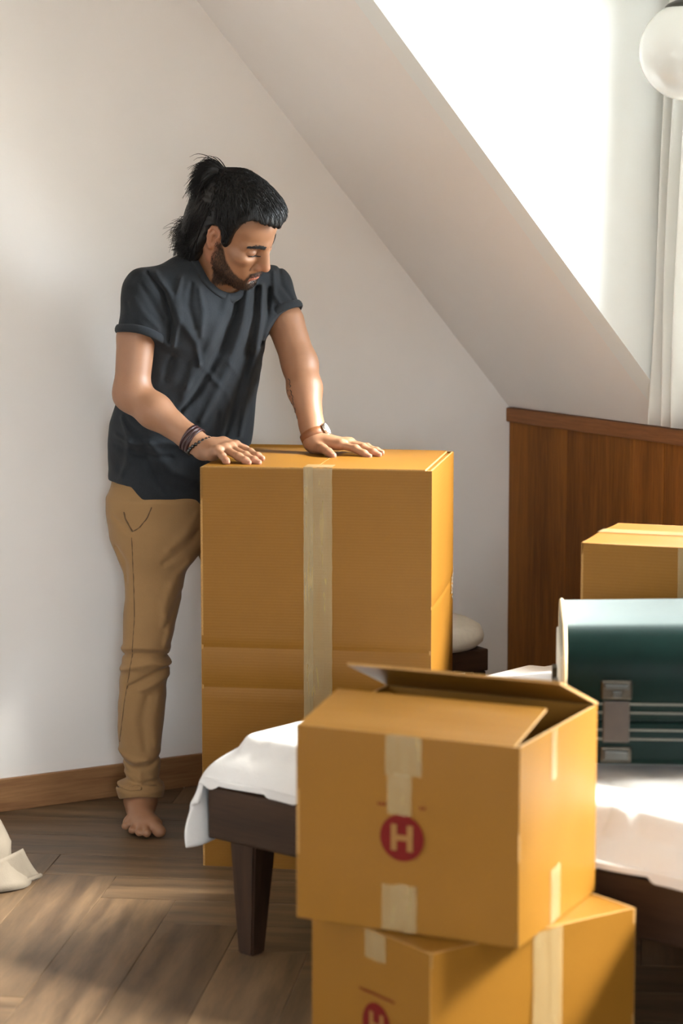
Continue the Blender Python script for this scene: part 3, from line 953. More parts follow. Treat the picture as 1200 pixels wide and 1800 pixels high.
obj('rod', V, F, M_darkmetal, cr, True)
for k in (0.84, 3.66):
    V, F = tube([W(-0.10, k, 2.25), W(-0.068, k, 2.25)], 0.006, 8)
    obj('bracket', V, F, M_darkmetal, cr, True)

# ---------------------------------------------------------------- cloth bag at the left edge
M_canvas = plain('beige_canvas', (0.17, 0.14, 0.105), 0.85, 30, 0.06, 0.3, bscale=300)
bg = thing('cloth_bag', 'beige canvas storage bag slumped on the floor at the left edge', 'bag', (-0.80, 5.53, 0), 0)
V = []; F = []
ring, nz = 56, 26
for j in range(nz + 1):
    t = j / nz
    z = 0.004 + 0.42 * t
    x1 = 0.075 - 0.50 * z - 0.02 * math.sin(PI * min(1, z / 0.1)) * (z < 0.1)
    x0 = -0.48 + 0.35 * z
    hd = 0.105 * (1 - 0.75 * t) + 0.006 * math.sin(9 * t)
    for q in range(ring):
        a = 2 * PI * q / ring
        c, s_ = math.cos(a), math.sin(a)
        x = (x0 + x1) / 2 + (x1 - x0) / 2 * math.copysign(abs(c) ** 0.75, c)
        y = hd * math.copysign(abs(s_) ** 0.8, s_) + 0.010 * math.sin(x * 16 + t * 6) * t + 0.004 * math.sin(x * 40 - t * 14)
        V.append((x, y, z))
for j in range(nz):
    for q in range(ring):
        F.append((j * ring + q, j * ring + (q + 1) % ring, (j + 1) * ring + (q + 1) % ring, (j + 1) * ring + q))
F.append(tuple(range(ring - 1, -1, -1))); F.append(tuple(range(nz * ring, (nz + 1) * ring)))
obj('body', V, F, M_canvas, bg, True)
# the gusset corner folds out flat over the floor, edged by a rolled hem
bm = bmesh.new()
pts = [(0.082, 0.045, 0.012), (0.050, 0.020, 0.080), (0.022, -0.085, 0.050), (-0.045, -0.145, 0.012), (0.03, -0.06, 0.008)]
N_ = 10
grid = []
A0, A1, B0, B1 = [Vector(p) for p in ((0.050, 0.020, 0.082), (-0.03, -0.118, 0.070), (0.084, 0.050, 0.010), (-0.06, -0.150, 0.010))]
for i in range(N_ + 1):
    row = []
    for j in range(N_ + 1):
        u, v_ = i / N_, j / N_
        p = (A0 * (1 - u) + A1 * u) * (1 - v_) + (B0 * (1 - u) + B1 * u) * v_
        p.z -= 0.016 * math.sin(PI * v_) * (0.4 + u * 0.6)
        row.append(bm.verts.new(p))
    grid.append(row)
for i in range(N_):
    for j in range(N_):
        bm.faces.new((grid[i][j], grid[i + 1][j], grid[i + 1][j + 1], grid[i][j + 1]))
gs = bm_obj('gusset', bm, M_canvas, bg, True)
sm = gs.modifiers.new('thickness', 'SOLIDIFY'); sm.thickness = 0.003
V, F = tube([B0 + Vector((0.002, 0.003, -0.002)), B0 * 0.75 + B1 * 0.25 + Vector((0.003, -0.004, -0.002)), B0 * 0.4 + B1 * 0.6 + Vector((0.002, -0.006, -0.003)), B1 + Vector((0, -0.004, -0.002)), B1 + Vector((-0.12, -0.012, -0.003)), B1 + Vector((-0.3, 0.01, -0.003))], 0.0055, 8)
obj('hem', V, F, M_canvas, bg, True)

# ---------------------------------------------------------------- implicit surfaces for the figure
def smin(a, b, k):
    if k <= 0: return np.minimum(a, b)
    h = np.maximum(k - np.abs(a - b), 0) / k
    return np.minimum(a, b) - h * h * k * 0.25
def smaxv(a, b, k):
    return -smin(-a, -b, k)
V3 = lambda *a: np.array(a, float)

class Frame:
    def __init__(s, M, T, sc=1.0):
        s.M = np.array(M, float); s.T = np.array(T, float); s.sc = sc
    def inv(s, P): return (P - s.T) @ s.M / s.sc
    def fwd(s, P): return (np.array(P, float) * s.sc) @ s.M.T + s.T
WORLD = Frame(np.eye(3), (0, 0, 0))

class Field:
    """list of primitives combined in order by smooth union or smooth subtraction"""
    def __init__(s): s.p = []; s.post = []
    def add(s, fn, c, r, k=0.02, op='+', fr=WORLD):
        s.p.append((fn, fr.fwd(np.array(c, float)), r * fr.sc, k * fr.sc, op, fr)); return s
    def cap(s, a, b, ra, rb=None, k=0.02, op='+', fr=WORLD, flat=None, ratio=1.0):
        a = np.array(a, float); b = np.array(b, float); rb = ra if rb is None else rb
        ab = b - a; L2 = max(ab @ ab, 1e-12)
        if flat is not None: fl = np.array(flat, float) / np.linalg.norm(flat)
        def fn(P):
            q = P - a
            t = np.clip(q @ ab / L2, 0, 1)
            v = q - t[:, None] * ab
            if flat is not None:
                h = v @ fl
                v = v + (h * (1 / ratio - 1))[:, None] * fl
            d = np.linalg.norm(v, axis=1) - (ra + (rb - ra) * t)
            return d * (min(ratio, 1.0) if flat is not None else 1.0) if flat is None else d * (0.5 + 0.5 * min(ratio, 1))
        return s.add(fn, (a + b) / 2, math.sqrt(L2) / 2 + max(ra, rb), k, op, fr)
    def ell(s, c, r, k=0.02, op='+', fr=WORLD, M=None):
        c = np.array(c, float); r = np.array(r, float)
        M = None if M is None else np.array(M, float)
        def fn(P):
            q = P - c
            if M is not None: q = q @ M
            k0 = np.linalg.norm(q / r, axis=1)
            k1 = np.linalg.norm(q / (r * r), axis=1)
            return np.where(k0 < 1e-6, -r.min(), k0 * (k0 - 1) / np.maximum(k1, 1e-9))
        return s.add(fn, c, r.max(), k, op, fr)
    def chain(s, pts, rad, k=0.006, op='+', fr=WORLD, flat=None, ratio=1.0):
        for i in range(len(pts) - 1):
            s.cap(pts[i], pts[i + 1], rad[i], rad[i + 1], k, op, fr, flat, ratio)
        return s
    def loft(s, st, ang, k=0.02, n=2.3, op='+', cap_k=0.02):
        """st rows: z, x, y, half-width along the left axis, half-depth; ang: yaw of the body"""
        st = np.array(sorted(st)); z = st[:, 0]
        l = V3(math.cos(ang), math.sin(ang)); f = V3(math.sin(ang), -math.cos(ang))
        def fn(P):
            zz = np.clip(P[:, 2], z[0], z[-1])
            cx = np.interp(zz, z, st[:, 1]); cy = np.interp(zz, z, st[:, 2])
            a = np.interp(zz, z, st[:, 3]); b = np.interp(zz, z, st[:, 4])
            dx = P[:, 0] - cx; dy = P[:, 1] - cy
            u = np.abs(dx * l[0] + dy * l[1]) / a; v = np.abs(dx * f[0] + dy * f[1]) / b
            q = (u ** n + v ** n) ** (1 / n)
            d = (q - 1) * np.minimum(a, b) * 0.95
            e = np.maximum(z[0] - P[:, 2], P[:, 2] - z[-1])
            return smaxv(d, e, cap_k)
        c = st[:, 1:3].mean(0)
        zc = (z[0] + z[-1]) / 2
        r = math.sqrt(((z[-1] - z[0]) / 2) ** 2 + 0.3 ** 2)
        return s.add(fn, (c[0], c[1], zc), r, k, op)
    def cut(s, fn): s.post.append(fn); return s
    def value(s, P, pr=None):
        d = np.full(len(P), 1.0)
        cache = {}
        for fn, c, r, k, op, fr in (s.p if pr is None else pr):
            if fr is WORLD: q = P
            else:
                if id(fr) not in cache: cache[id(fr)] = fr.inv(P)
                q = cache[id(fr)]
            di = fn(q) * fr.sc
            d = smin(d, di, k) if op == '+' else smaxv(d, -di, k)
        for f in s.post: d = f(P, d)
        return d
    def near(s, c, R_):
        return [p for p in s.p if np.linalg.norm(c - p[1]) - p[2] - R_ < 0.03 + p[3]]

def surface(field, lo, hi, h, B=14):
    """sparse surface nets: returns verts, quads"""
    lo = np.array(lo, float); hi = np.array(hi, float)
    nb = np.ceil((hi - lo) / (h * B)).astype(int)
    # coarse pass
    g = np.stack(np.meshgrid(*[np.arange(n) for n in nb], indexing='ij'), -1).reshape(-1, 3)
    cen = lo + (g + 0.5) * h * B
    rad = h * B * 0.87
    dv = np.concatenate([field.value(cen[i:i + 20000]) for i in range(0, len(cen), 20000)])
    act = g[np.abs(dv) < rad * 1.5 + 0.006]
    N = nb * B + 2
    stride = np.array([N[1] * N[2], N[2], 1], np.int64)
    cid, cpos, edges = [], [], []
    ax = np.arange(B + 1)
    loc = np.stack(np.meshgrid(ax, ax, ax, indexing='ij'), -1)
    locf = loc.reshape(-1, 3)
    corners = [(i, j, k) for i in (0, 1) for j in (0, 1) for k in (0, 1)]
    cedges = [(a, b) for a in range(8) for b in range(a + 1, 8) if bin(a ^ b).count('1') == 1]
    for gb in act:
        base = gb * B
        P = lo + (base + locf) * h
        pr = field.near(lo + (base + B / 2) * h, rad)
        if not pr: continue
        D = field.value(P, pr).reshape(B + 1, B + 1, B + 1)
        S = D < 0
        if S.all() or not S.any(): continue
        cnt = sum(S[i:B + i, j:B + j, k:B + k].astype(np.int8) for i, j, k in corners)
        ci = np.argwhere((cnt > 0) & (cnt < 8))
        if len(ci) == 0: continue
        vals = np.stack([D[ci[:, 0] + i, ci[:, 1] + j, ci[:, 2] + k] for i, j, k in corners], 1)
        acc = np.zeros((len(ci), 3)); w = np.zeros(len(ci))
        for a, b in cedges:
            m = (vals[:, a] < 0) != (vals[:, b] < 0)
            t = vals[:, a] / np.where(m, vals[:, a] - vals[:, b], 1)
            pa_ = np.array(corners[a], float); pb_ = np.array(corners[b], float)
            acc += np.where(m[:, None], pa_ + (pb_ - pa_) * t[:, None], 0); w += m
        cpos.append(lo + (base + ci + acc / w[:, None]) * h)
        cid.append((base + ci + 1) @ stride)
        for d in range(3):
            sh = [0, 0, 0]; sh[d] = 1
            A = S[:B, :B, :B]; Bq = S[sh[0]:B + sh[0], sh[1]:B + sh[1], sh[2]:B + sh[2]]
            e = np.argwhere(A != Bq)
            if len(e):
                edges.append((d, (base + e + 1) @ stride, A[e[:, 0], e[:, 1], e[:, 2]]))
    cid = np.concatenate(cid); cpos = np.concatenate(cpos)
    order = np.argsort(cid); cid = cid[order]; cpos = cpos[order]
    Q = []
    for d, e, ins in edges:
        o1, o2 = stride[(d + 1) % 3], stride[(d + 2) % 3]
        ids = np.stack([e - o1 - o2, e - o2, e, e - o1], 1)
        ix = np.searchsorted(cid, ids); ix = np.minimum(ix, len(cid) - 1)
        ok = (cid[ix] == ids).all(1)
        ix = ix[ok]; ins = ins[ok]
        Q.append(np.where(ins[:, None], ix, ix[:, ::-1]))
    return cpos, np.concatenate(Q)

def np_mesh(name, V, Q, mat, parent=None, smooth=True):
    me = bpy.data.meshes.new(name)
    k = Q.shape[1]
    me.vertices.add(len(V)); me.loops.add(Q.size); me.polygons.add(len(Q))
    me.vertices.foreach_set('co', np.ascontiguousarray(V, np.float32).ravel())
    me.loops.foreach_set('vertex_index', np.ascontiguousarray(Q, np.int32).ravel())
    me.polygons.foreach_set('loop_start', np.arange(0, Q.size, k, dtype=np.int32))
    me.polygons.foreach_set('loop_total', np.full(len(Q), k, np.int32))
    me.update(calc_edges=True)
    me.validate()
    return link(name, me, mat, parent, smooth)

def relax(V, Q, it=2, lam=0.5):
    n = len(V)
    e = np.concatenate([Q[:, [0, 1]], Q[:, [1, 2]], Q[:, [2, 3]], Q[:, [3, 0]]])
    deg = np.bincount(e.ravel(), minlength=n).astype(float)
    for _ in range(it):
        s = np.zeros_like(V)
        for c in range(3):
            s[:, c] = np.bincount(e[:, 0], V[e[:, 1], c], n) + np.bincount(e[:, 1], V[e[:, 0], c], n)
        V = V + lam * (s / deg[:, None] - V)
    return V

def strands(name, roots, paths, rad, mat, parent, sides=3):
    """paths: (N, S, 3) points; tapered tubes in one mesh"""
    N, S, _ = paths.shape
    T = np.gradient(paths, axis=1)
    T /= np.linalg.norm(T, axis=2, keepdims=True) + 1e-9
    ref = np.where(np.abs(T[..., 2:3]) < 0.9, V3(0, 0, 1), V3(1, 0, 0))
    U = np.cross(T, ref); U /= np.linalg.norm(U, axis=2, keepdims=True) + 1e-9
    Wv = np.cross(T, U)
    rad = np.asarray(rad)
    if rad.ndim == 1: rad = np.broadcast_to(rad, (N, S))
    ang = np.arange(sides) * 2 * PI / sides
    V = paths[:, :, None, :] + rad[:, :, None, None] * (np.cos(ang)[None, None, :, None] * U[:, :, None, :] + np.sin(ang)[None, None, :, None] * Wv[:, :, None, :])
    idx = np.arange(N * S * sides).reshape(N, S, sides)
    nxt = np.roll(idx, -1, axis=2)
    Q = np.stack([idx[:, :-1], nxt[:, :-1], nxt[:, 1:], idx[:, 1:]], -1).reshape(-1, 4)
    return np_mesh(name, V.reshape(-1, 3), Q, mat, parent)

# ---------------------------------------------------------------- the man
def head_axes(psi, pit, rol):
    f = V3(math.sin(psi), -math.cos(psi), 0); l = V3(math.cos(psi), math.sin(psi), 0); u = V3(0, 0, 1)
    f2 = f * math.cos(pit) - u * math.sin(pit); u2 = u * math.cos(pit) + f * math.sin(pit)
    l3 = l * math.cos(rol) + u2 * math.sin(rol); u3 = u2 * math.cos(rol) - l * math.sin(rol)
    return np.stack([f2, l3, u3], 1)
HEAD = Frame(head_axes(R(66), R(36), R(22)), (-0.258, 5.98, 1.5235), 0.98)

man = thing('person', 'barefoot bearded man in dark grey t-shirt and khaki trousers leaning on the tall box', 'person', (-0.42, 6.12, 0))
MI = Matrix.Translation((0.42, -6.12, 0))
MAN_OFF = V3(-0.42, 6.12, 0)

TORSO_YAW = R(42)
SH_R = V3(-0.4956, 5.9700, 1.3751); SH_L = V3(-0.1744, 6.2000, 1.3751)
EL_R = V3(-0.5168, 5.9400, 1.1250); WR_R = V3(-0.3350, 5.8550, 0.9986)
EL_L = V3(-0.1050, 6.1100, 1.1864); WR_L = V3(-0.0664, 5.9800, 1.0028)
NECK = V3(-0.3212, 6.0700, 1.4421)

body = Field()
# head -------------------------------------------------------------
H_ = HEAD
body.ell((-0.012, 0, 0.052), (0.097, 0.075, 0.086), 0.02, fr=H_)
body.ell((0.026, 0, 0.048), (0.068, 0.066, 0.062), 0.02, fr=H_)
body.ell((0.040, 0, -0.030), (0.056, 0.059, 0.072), 0.03, fr=H_)
for s in (-1, 1):
    body.cap((0.004, s * 0.052, -0.062), (0.072, s * 0.020, -0.108), 0.017, 0.015, 0.03, fr=H_)
    body.cap((0.000, s * 0.058, -0.010), (0.004, s * 0.052, -0.062), 0.014, 0.015, 0.03, fr=H_)
    body.ell((0.058, s * 0.044, -0.016), (0.028, 0.022, 0.018), 0.02, fr=H_)
    body.cap((0.0885, s * 0.010, 0.027), (0.066, s * 0.050, 0.022), 0.010, 0.009, 0.014, fr=H_)
body.ell((0.045, 0, -0.078), (0.044, 0.044, 0.040), 0.03, fr=H_)
body.ell((0.081, 0, -0.107), (0.019, 0.023, 0.018), 0.016, fr=H_)
body.ell((0.074, 0, -0.068), (0.027, 0.035, 0.032), 0.02, fr=H_)
for s in (-1, 1):
    body.ell((0.096, s * 0.034, 0.004), (0.020, 0.020, 0.013), 0.014, '-', fr=H_)
    body.ell((0.0735, s * 0.0325, 0.004), (0.0150, 0.0170, 0.0125), 0.006, fr=H_)
# nose
body.cap((0.090, 0, 0.020), (0.1135, 0, -0.030), 0.0085, 0.0100, 0.010, fr=H_)
body.cap((0.090, 0, 0.000), (0.105, 0, -0.030), 0.0120, 0.0125, 0.012, fr=H_)
body.ell((0.1145, 0, -0.034), (0.0115, 0.0112, 0.0105), 0.006, fr=H_)
for s in (-1, 1):
    body.ell((0.101, s * 0.0140, -0.0395), (0.0115, 0.0072, 0.0088), 0.005, fr=H_)
    body.ell((0.1075, s * 0.0068, -0.0465), (0.0050, 0.0036, 0.0040), 0.003, '-', fr=H_)
    body.cap((0.0965, s * 0.0205, -0.030), (0.088, s * 0.0255, -0.050), 0.0022, 0.0018, 0.007, '-', fr=H_)
# lips
body.ell((0.0945, 0, -0.0655), (0.0115, 0.024, 0.0062), 0.005, fr=H_)
body.ell((0.0935, 0, -0.0790), (0.0115, 0.020, 0.0072), 0.005, fr=H_)
for s in (-1, 1):
    body.cap((0.1065, 0, -0.0722), (0.088, s * 0.0255, -0.0735), 0.0012, 0.0016, 0.004, '-', fr=H_)
body.ell((0.102, 0, -0.0915), (0.010, 0.018, 0.005), 0.008, '-', fr=H_)
# ears
for s in (-1, 1):
    ya = s * 0.0745
    tilt = head_axes(0, 0, 0)
    body.ell((-0.012, ya, -0.002), (0.0165, 0.0070, 0.030), 0.006, fr=H_)
    body.ell((-0.008, ya + s * 0.008, -0.004), (0.0095, 0.0080, 0.0165), 0.003, '-', fr=H_)
    ring = [(-0.004, 0.0), (0.002, 0.014), (-0.003, 0.026), (-0.014, 0.031), (-0.025, 0.025), (-0.029, 0.010), (-0.027, -0.006), (-0.021, -0.020), (-0.011, -0.029)]
    body.chain([(x, ya + s * (0.004 + 0.06 * max(0, -x - 0.006)), z) for x, z in ring], [0.0038, 0.004, 0.0042, 0.0044, 0.0044, 0.0042, 0.004, 0.0042, 0.005], 0.003, fr=H_)
    body.chain([(-0.014, ya + s * 0.004, 0.020), (-0.020, ya + s * 0.004, 0.004), (-0.016, ya + s * 0.004, -0.014)], [0.003, 0.0032, 0.003], 0.004, fr=H_)
    body.ell((0.003, ya + s * 0.002, -0.006), (0.005, 0.005, 0.008), 0.005, fr=H_)
# neck
SKB = H_.fwd((-0.030, 0, -0.045)); THR = H_.fwd((0.020, 0, -0.085))
NB = NECK + V3(-0.02, 0.03, -0.045)
body.cap(SKB, NB, 0.055, 0.058, 0.03)
body.cap(THR, NB + V3(0.02, -0.02, 0.0), 0.040, 0.045, 0.03)
body.cap(H_.fwd((-0.02, -0.055, -0.045)), NB + V3(0.055, -0.04, -0.015), 0.012, 0.012, 0.03)
# torso, hidden by the shirt
body.loft([(0.80, -0.430, 6.205, 0.14, 0.085), (0.90, -0.420, 6.195, 0.14, 0.085), (1.04, -0.408, 6.17, 0.145, 0.09), (1.20, -0.376, 6.13, 0.145, 0.085), (1.32, -0.352, 6.10, 0.145, 0.08), (1.40, -0.335, 6.08, 0.10, 0.065)], TORSO_YAW, 0.04)
body.cap(SH_R + V3(0.02, 0.01, -0.01), NB, 0.034, 0.042, 0.03); body.cap(SH_L + V3(-0.02, -0.01, -0.01), NB, 0.034, 0.042, 0.03)
# arms
def arm(S, E, Wt, s, elbow_in):
    M_ = S * 0.55 + E * 0.45
    body.cap(S, M_, 0.036, 0.046, 0.01); body.cap(M_, E, 0.0475, 0.0425, 0.01)
    F = E * 0.68 + Wt * 0.32
    body.cap(E, F, 0.041, 0.042, 0.025)
    body.cap(F, E * 0.12 + Wt * 0.88, 0.0415, 0.0275, 0.02)
    body.cap(E * 0.2 + Wt * 0.8, Wt, 0.0285, 0.0255, 0.015)
arm(SH_R, EL_R, WR_R, 1, 0)
arm(SH_L, EL_L, WR_L, 1, 0)

# hands ------------------------------------------------------------
ZT = 0.981
def hand(wr, digits, thumb, mcps, meta_r, carpal, nails):
    # palm: metacarpals from the wrist to each knuckle, webbed together
    for m, r_ in zip(mcps, meta_r):
        body.cap(wr, m, 0.0215, r_, 0.012)
    for a, b in zip(mcps[:-1], mcps[1:]):
        body.cap(a * 0.9 + wr * 0.1, b * 0.9 + wr * 0.1, 0.0105, 0.0105, 0.010)
    body.cap(wr, carpal, 0.022, 0.019, 0.015)
    for d in digits:
        pts, r0 = d
        body.chain(pts, [r0 * 1.08, r0 * 1.02, r0 * 0.94, r0 * 0.80][:len(pts)], 0.0045)
        for q in pts[1:-1]:
            body.ell(q + V3(0, 0, 0.001), (r0 * 1.03,) * 3, 0.005)
        body.ell(pts[0] + V3(0, 0, 0.003), (r0 * 1.12,) * 3, 0.008)
    if thumb is not None:
        pts, r0 = thumb
        body.cap(wr, pts[0], 0.020, 0.0165, 0.015)
        body.chain(pts, [0.0150, r0 * 1.05, r0 * 0.98, r0 * 0.85][:len(pts)], 0.006)
A3 = lambda *ps: [np.array(p, float) for p in ps]
# his right hand, palm down at the front left of the box: little finger nearest the camera
R_DIG = [
    (A3((-0.2960, 5.7680, 1.0007), (-0.2840, 5.7440, 0.9909), (-0.2752, 5.7300, 0.9815), (-0.2708, 5.7220, 0.9790)), 0.0083),
    (A3((-0.2791, 5.7850, 1.0031), (-0.2461, 5.7480, 0.9891), (-0.2291, 5.7300, 0.9815), (-0.2207, 5.7220, 0.9776)), 0.0090),
    (A3((-0.2675, 5.8020, 1.0055), (-0.2288, 5.7580, 0.9908), (-0.2077, 5.7370, 0.9814), (-0.1965, 5.7280, 0.9770)), 0.0092),
    (A3((-0.2546, 5.8200, 1.0078), (-0.2188, 5.7820, 0.9965), (-0.2004, 5.7620, 0.9890), (-0.1892, 5.7520, 0.9846)), 0.0088)]
R_TH = (A3((-0.2879, 5.8550, 1.0112), (-0.2568, 5.8400, 1.0071), (-0.2316, 5.8300, 0.9984)), 0.0105)
hand(WR_R, R_DIG, R_TH, [d[0][0] for d in R_DIG], (0.0125, 0.0125, 0.0130, 0.0125), V3(-0.3130, 5.8050, 0.9914), None)
# his left hand: thumb nearest the camera, palm arched, fingertips on the board
L_DIG = [
    (A3((-0.0014, 5.9300, 0.9994), (0.0349, 5.9050, 0.9921), (0.0557, 5.8900, 0.9810), (0.0682, 5.8800, 0.9751)), 0.0092),
    (A3((0.0155, 5.9500, 1.0002), (0.0532, 5.9250, 0.9936), (0.0782, 5.9070, 0.9835), (0.0921, 5.8970, 0.9775)), 0.0093),
    (A3((0.0226, 5.9800, 0.9986), (0.0634, 5.9550, 0.9912), (0.0871, 5.9400, 0.9829), (0.0996, 5.9300, 0.9797)), 0.0088),
    (A3((0.0227, 6.0100, 0.9956), (0.0538, 5.9900, 0.9890), (0.0707, 5.9800, 0.9830), (0.0805, 5.9730, 0.9794)), 0.0080)]
L_TH = (A3((-0.0606, 5.9600, 0.9921), (-0.0448, 5.9200, 0.9906), (-0.0321, 5.8970, 0.9845), (-0.0209, 5.8800, 0.9779)), 0.0108)
hand(WR_L, L_DIG, L_TH, [d[0][0] for d in L_DIG], (0.0130, 0.0130, 0.0125, 0.0120), V3(-0.0425, 5.9900, 0.9962), None)

# legs and feet ----------------------------------------------------
HIP_R = V3(-0.4857, 6.1700, 0.8310); KN_R = V3(-0.4914, 6.0850, 0.4753); AN_R = V3(-0.5176, 6.0850, 0.0659)
HIP_L = V3(-0.345, 6.27, 0.84); KN_L = V3(-0.205, 6.29, 0.44); AN_L = V3(-0.165, 6.36, 0.085)
for hp, kn, an in ((HIP_R, KN_R, AN_R), (HIP_L, KN_L, AN_L)):
    body.cap(hp, kn, 0.06, 0.04, 0.03); body.cap(kn, an + V3(0, 0, 0.055), 0.036, 0.024, 0.02); body.cap(an + V3(0, 0, 0.055), an, 0.024, 0.033, 0.02)
def foot(an, toes, ball, heel, out):
    body.cap(an, heel, 0.030, 0.026, 0.03)
    body.cap(an + V3(0, 0, -0.005), ball, 0.037, 0.0215, 0.025)
    for t, r_ in toes:
        root = ball * 0.55 + t * 0.45 + V3(0, 0, 0.004)
        body.cap(an + V3(0, -0.02, -0.022), root, 0.026, r_ * 1.25, 0.016)
        body.cap(root, t, r_ * 1.15, r_, 0.006)
        body.ell(t, (r_ * 1.1, r_ * 1.1, r_), 0.004)
R_TOES = [(V3(-0.4596, 5.9500, 0.0176), 0.0150), (V3(-0.4910, 5.9380, 0.0163), 0.0102), (V3(-0.5093, 5.9430, 0.0165), 0.0094), (V3(-0.5285, 5.9580, 0.0184), 0.0090), (V3(-0.5478, 5.9820, 0.0224), 0.0088)]
body.cap((-0.5390, 6.0050, 0.0252), (-0.4737, 5.9850, 0.0246), 0.018, 0.020, 0.02)
foot(AN_R, R_TOES, V3(-0.5066, 6.0000, 0.0355), AN_R + V3(-0.005, 0.055, -0.055), 1)
L_TOES = [(V3(-0.150 + 0.0 - i * -0.021, 6.155 + 0.006 * i * i, 0.012), 0.014 if i == 0 else 0.0095) for i in range(5)]
foot(AN_L, L_TOES, V3(-0.125, 6.22, 0.025), AN_L + V3(0.0, 0.05, -0.055), 1)
FLOORZ = 0.0008
body.cut(lambda P, d: smaxv(d, np.where(P[:, 2] < 0.2, FLOORZ - P[:, 2], -1.0), 0.004))

BV, BQ = surface(body, (-0.72, 5.62, -0.01), (0.16, 6.48, 1.74), 0.0023)
BV = relax(BV, BQ, 1, 0.35)

# skin colour: lips, beard shadow, painted eye socket shade, tattoo ink and a little natural variation
M_skin, nt, p = new_mat('skin')
at = nt.nodes.new('ShaderNodeVertexColor'); at.layer_name = 'tint'
v = coords(nt); n = noise(nt, v, 25, 4); n2 = noise(nt, v, 420, 2)
hv = nt.nodes.new('ShaderNodeHueSaturation')
mr = nt.nodes.new('ShaderNodeMapRange'); mr.inputs['To Min'].default_value = 0.88; mr.inputs['To Max'].default_value = 1.12
nt.links.new(n.outputs[0], mr.inputs[0]); nt.links.new(mr.outputs[0], hv.inputs['Value'])
nt.links.new(at.outputs[0], hv.inputs['Color']); nt.links.new(hv.outputs[0], p.inputs['Base Color'])
p.inputs['Roughness'].default_value = 0.48
p.inputs['Subsurface Weight'].default_value = 0.08
p.inputs['Subsurface Radius'].default_value = (0.012, 0.005, 0.003)
bump(nt, p, n2.outputs[0], 0.12, 0.0012)
SKIN = V3(0.285, 0.138, 0.072)
tint = np.tile(SKIN, (len(BV), 1))
hl = HEAD.inv(BV)
headm = (np.linalg.norm(hl, axis=1) < 0.19) & (BV[:, 2] > 1.36)
def blend(mask, col):
    global tint
    m = np.clip(mask, 0, 1)[:, None]
    tint = tint * (1 - m) + np.array(col) * m
def beard_mask(q):
    x, y, z = q[:, 0], np.abs(q[:, 1]), q[:, 2]
    # cheek line from the sideburn down to the corner of the mouth, and the jaw below it
    line = np.interp(x, [-0.005, 0.012, 0.035, 0.060, 0.080, 0.10], [0.012, 0.000, -0.042, -0.062, -0.074, -0.08])
    m = np.clip((line - z) / 0.008, 0, 1) * np.clip((x - (-0.002 + 0.25 * np.maximum(0, -0.05 - z))) / 0.006, 0, 1)
    m *= np.clip((z + 0.130 + 0.45 * np.maximum(0, 0.05 - x)) / 0.012, 0, 1) * (x > -0.01)
    m *= (y > 0.020) | (z < -0.088)
    # moustache
    mo = np.clip((0.031 - y) / 0.004, 0, 1) * np.clip((z + 0.0685 + 0.25 * np.maximum(0, y - 0.016)) / 0.002, 0, 1) * np.clip((-0.0515 - 0.16 * y - z) / 0.003, 0, 1) * (x > 0.075)
    co = np.clip((0.034 - y) / 0.004, 0, 1) * np.clip((y - 0.024) / 0.003, 0, 1) * (z < -0.062) * (z > -0.12) * (x > 0.05)
    # bare patch under the lip, thin soul patch in its middle
    bare = (x > 0.084) & (z > -0.0935) & (y < 0.021) & (z < -0.0715)
    b = np.maximum(np.maximum(m, mo), co * np.clip((-0.062 - z) / 0.01, 0, 1))
    return np.where(bare, b * 0.08, b)
bm_ = np.where(headm, beard_mask(hl), 0)
blend(bm_ * 0.72, (0.035, 0.020, 0.014))
lips = headm & (hl[:, 0] > 0.085) & (np.abs(hl[:, 1]) < 0.024) & (hl[:, 2] < -0.0635) & (hl[:, 2] > -0.0865)
blend(np.where(lips, 0.75, 0), (0.28, 0.085, 0.060))
blend(np.where(headm & (hl[:, 0] > 0.10) & (hl[:, 2] > -0.052) & (hl[:, 2] < -0.02), 0.35, 0), (0.34, 0.13, 0.07))
blend(np.where(headm & (np.abs(hl[:, 1]) > 0.066) & (hl[:, 0] < 0.01), 0.4, 0), (0.33, 0.12, 0.065))
socket_shade = headm & (np.linalg.norm((hl - V3(0.080, -0.0325, 0.006)) / V3(0.02, 0.021, 0.013), axis=1) < 1)
blend(np.where(socket_shade, 0.55, 0), (0.17, 0.075, 0.042))  # shade of the eye socket painted into the skin tint
for d, tip in ((R_DIG, 1), (L_DIG, 1)):
    for pts, r0 in d + [L_TH if d is L_DIG else R_TH]:
        blend(np.clip(1.2 - np.linalg.norm(BV - pts[-1], axis=1) / 0.017, 0, 0.45), (0.38, 0.15, 0.09))
# two lines of script inked on the left forearm
T0 = V3(-0.1326, 6.0500, 1.1505); T1 = V3(-0.1116, 5.9850, 1.0563)
S0 = V3(-0.1383, 6.0500, 1.1334); S1 = V3(-0.1101, 5.9750, 1.0430)
fa = (EL_L - WR_L) / np.linalg.norm(EL_L - WR_L)
ME_BODY = np_mesh('body', BV - MAN_OFF, BQ, M_skin, man)
ca = ME_BODY.data.color_attributes.new('tint', 'FLOAT_COLOR', 'POINT')
ca.data.foreach_set('color', np.concatenate([tint, np.ones((len(BV), 1))], 1).astype(np.float32).ravel())

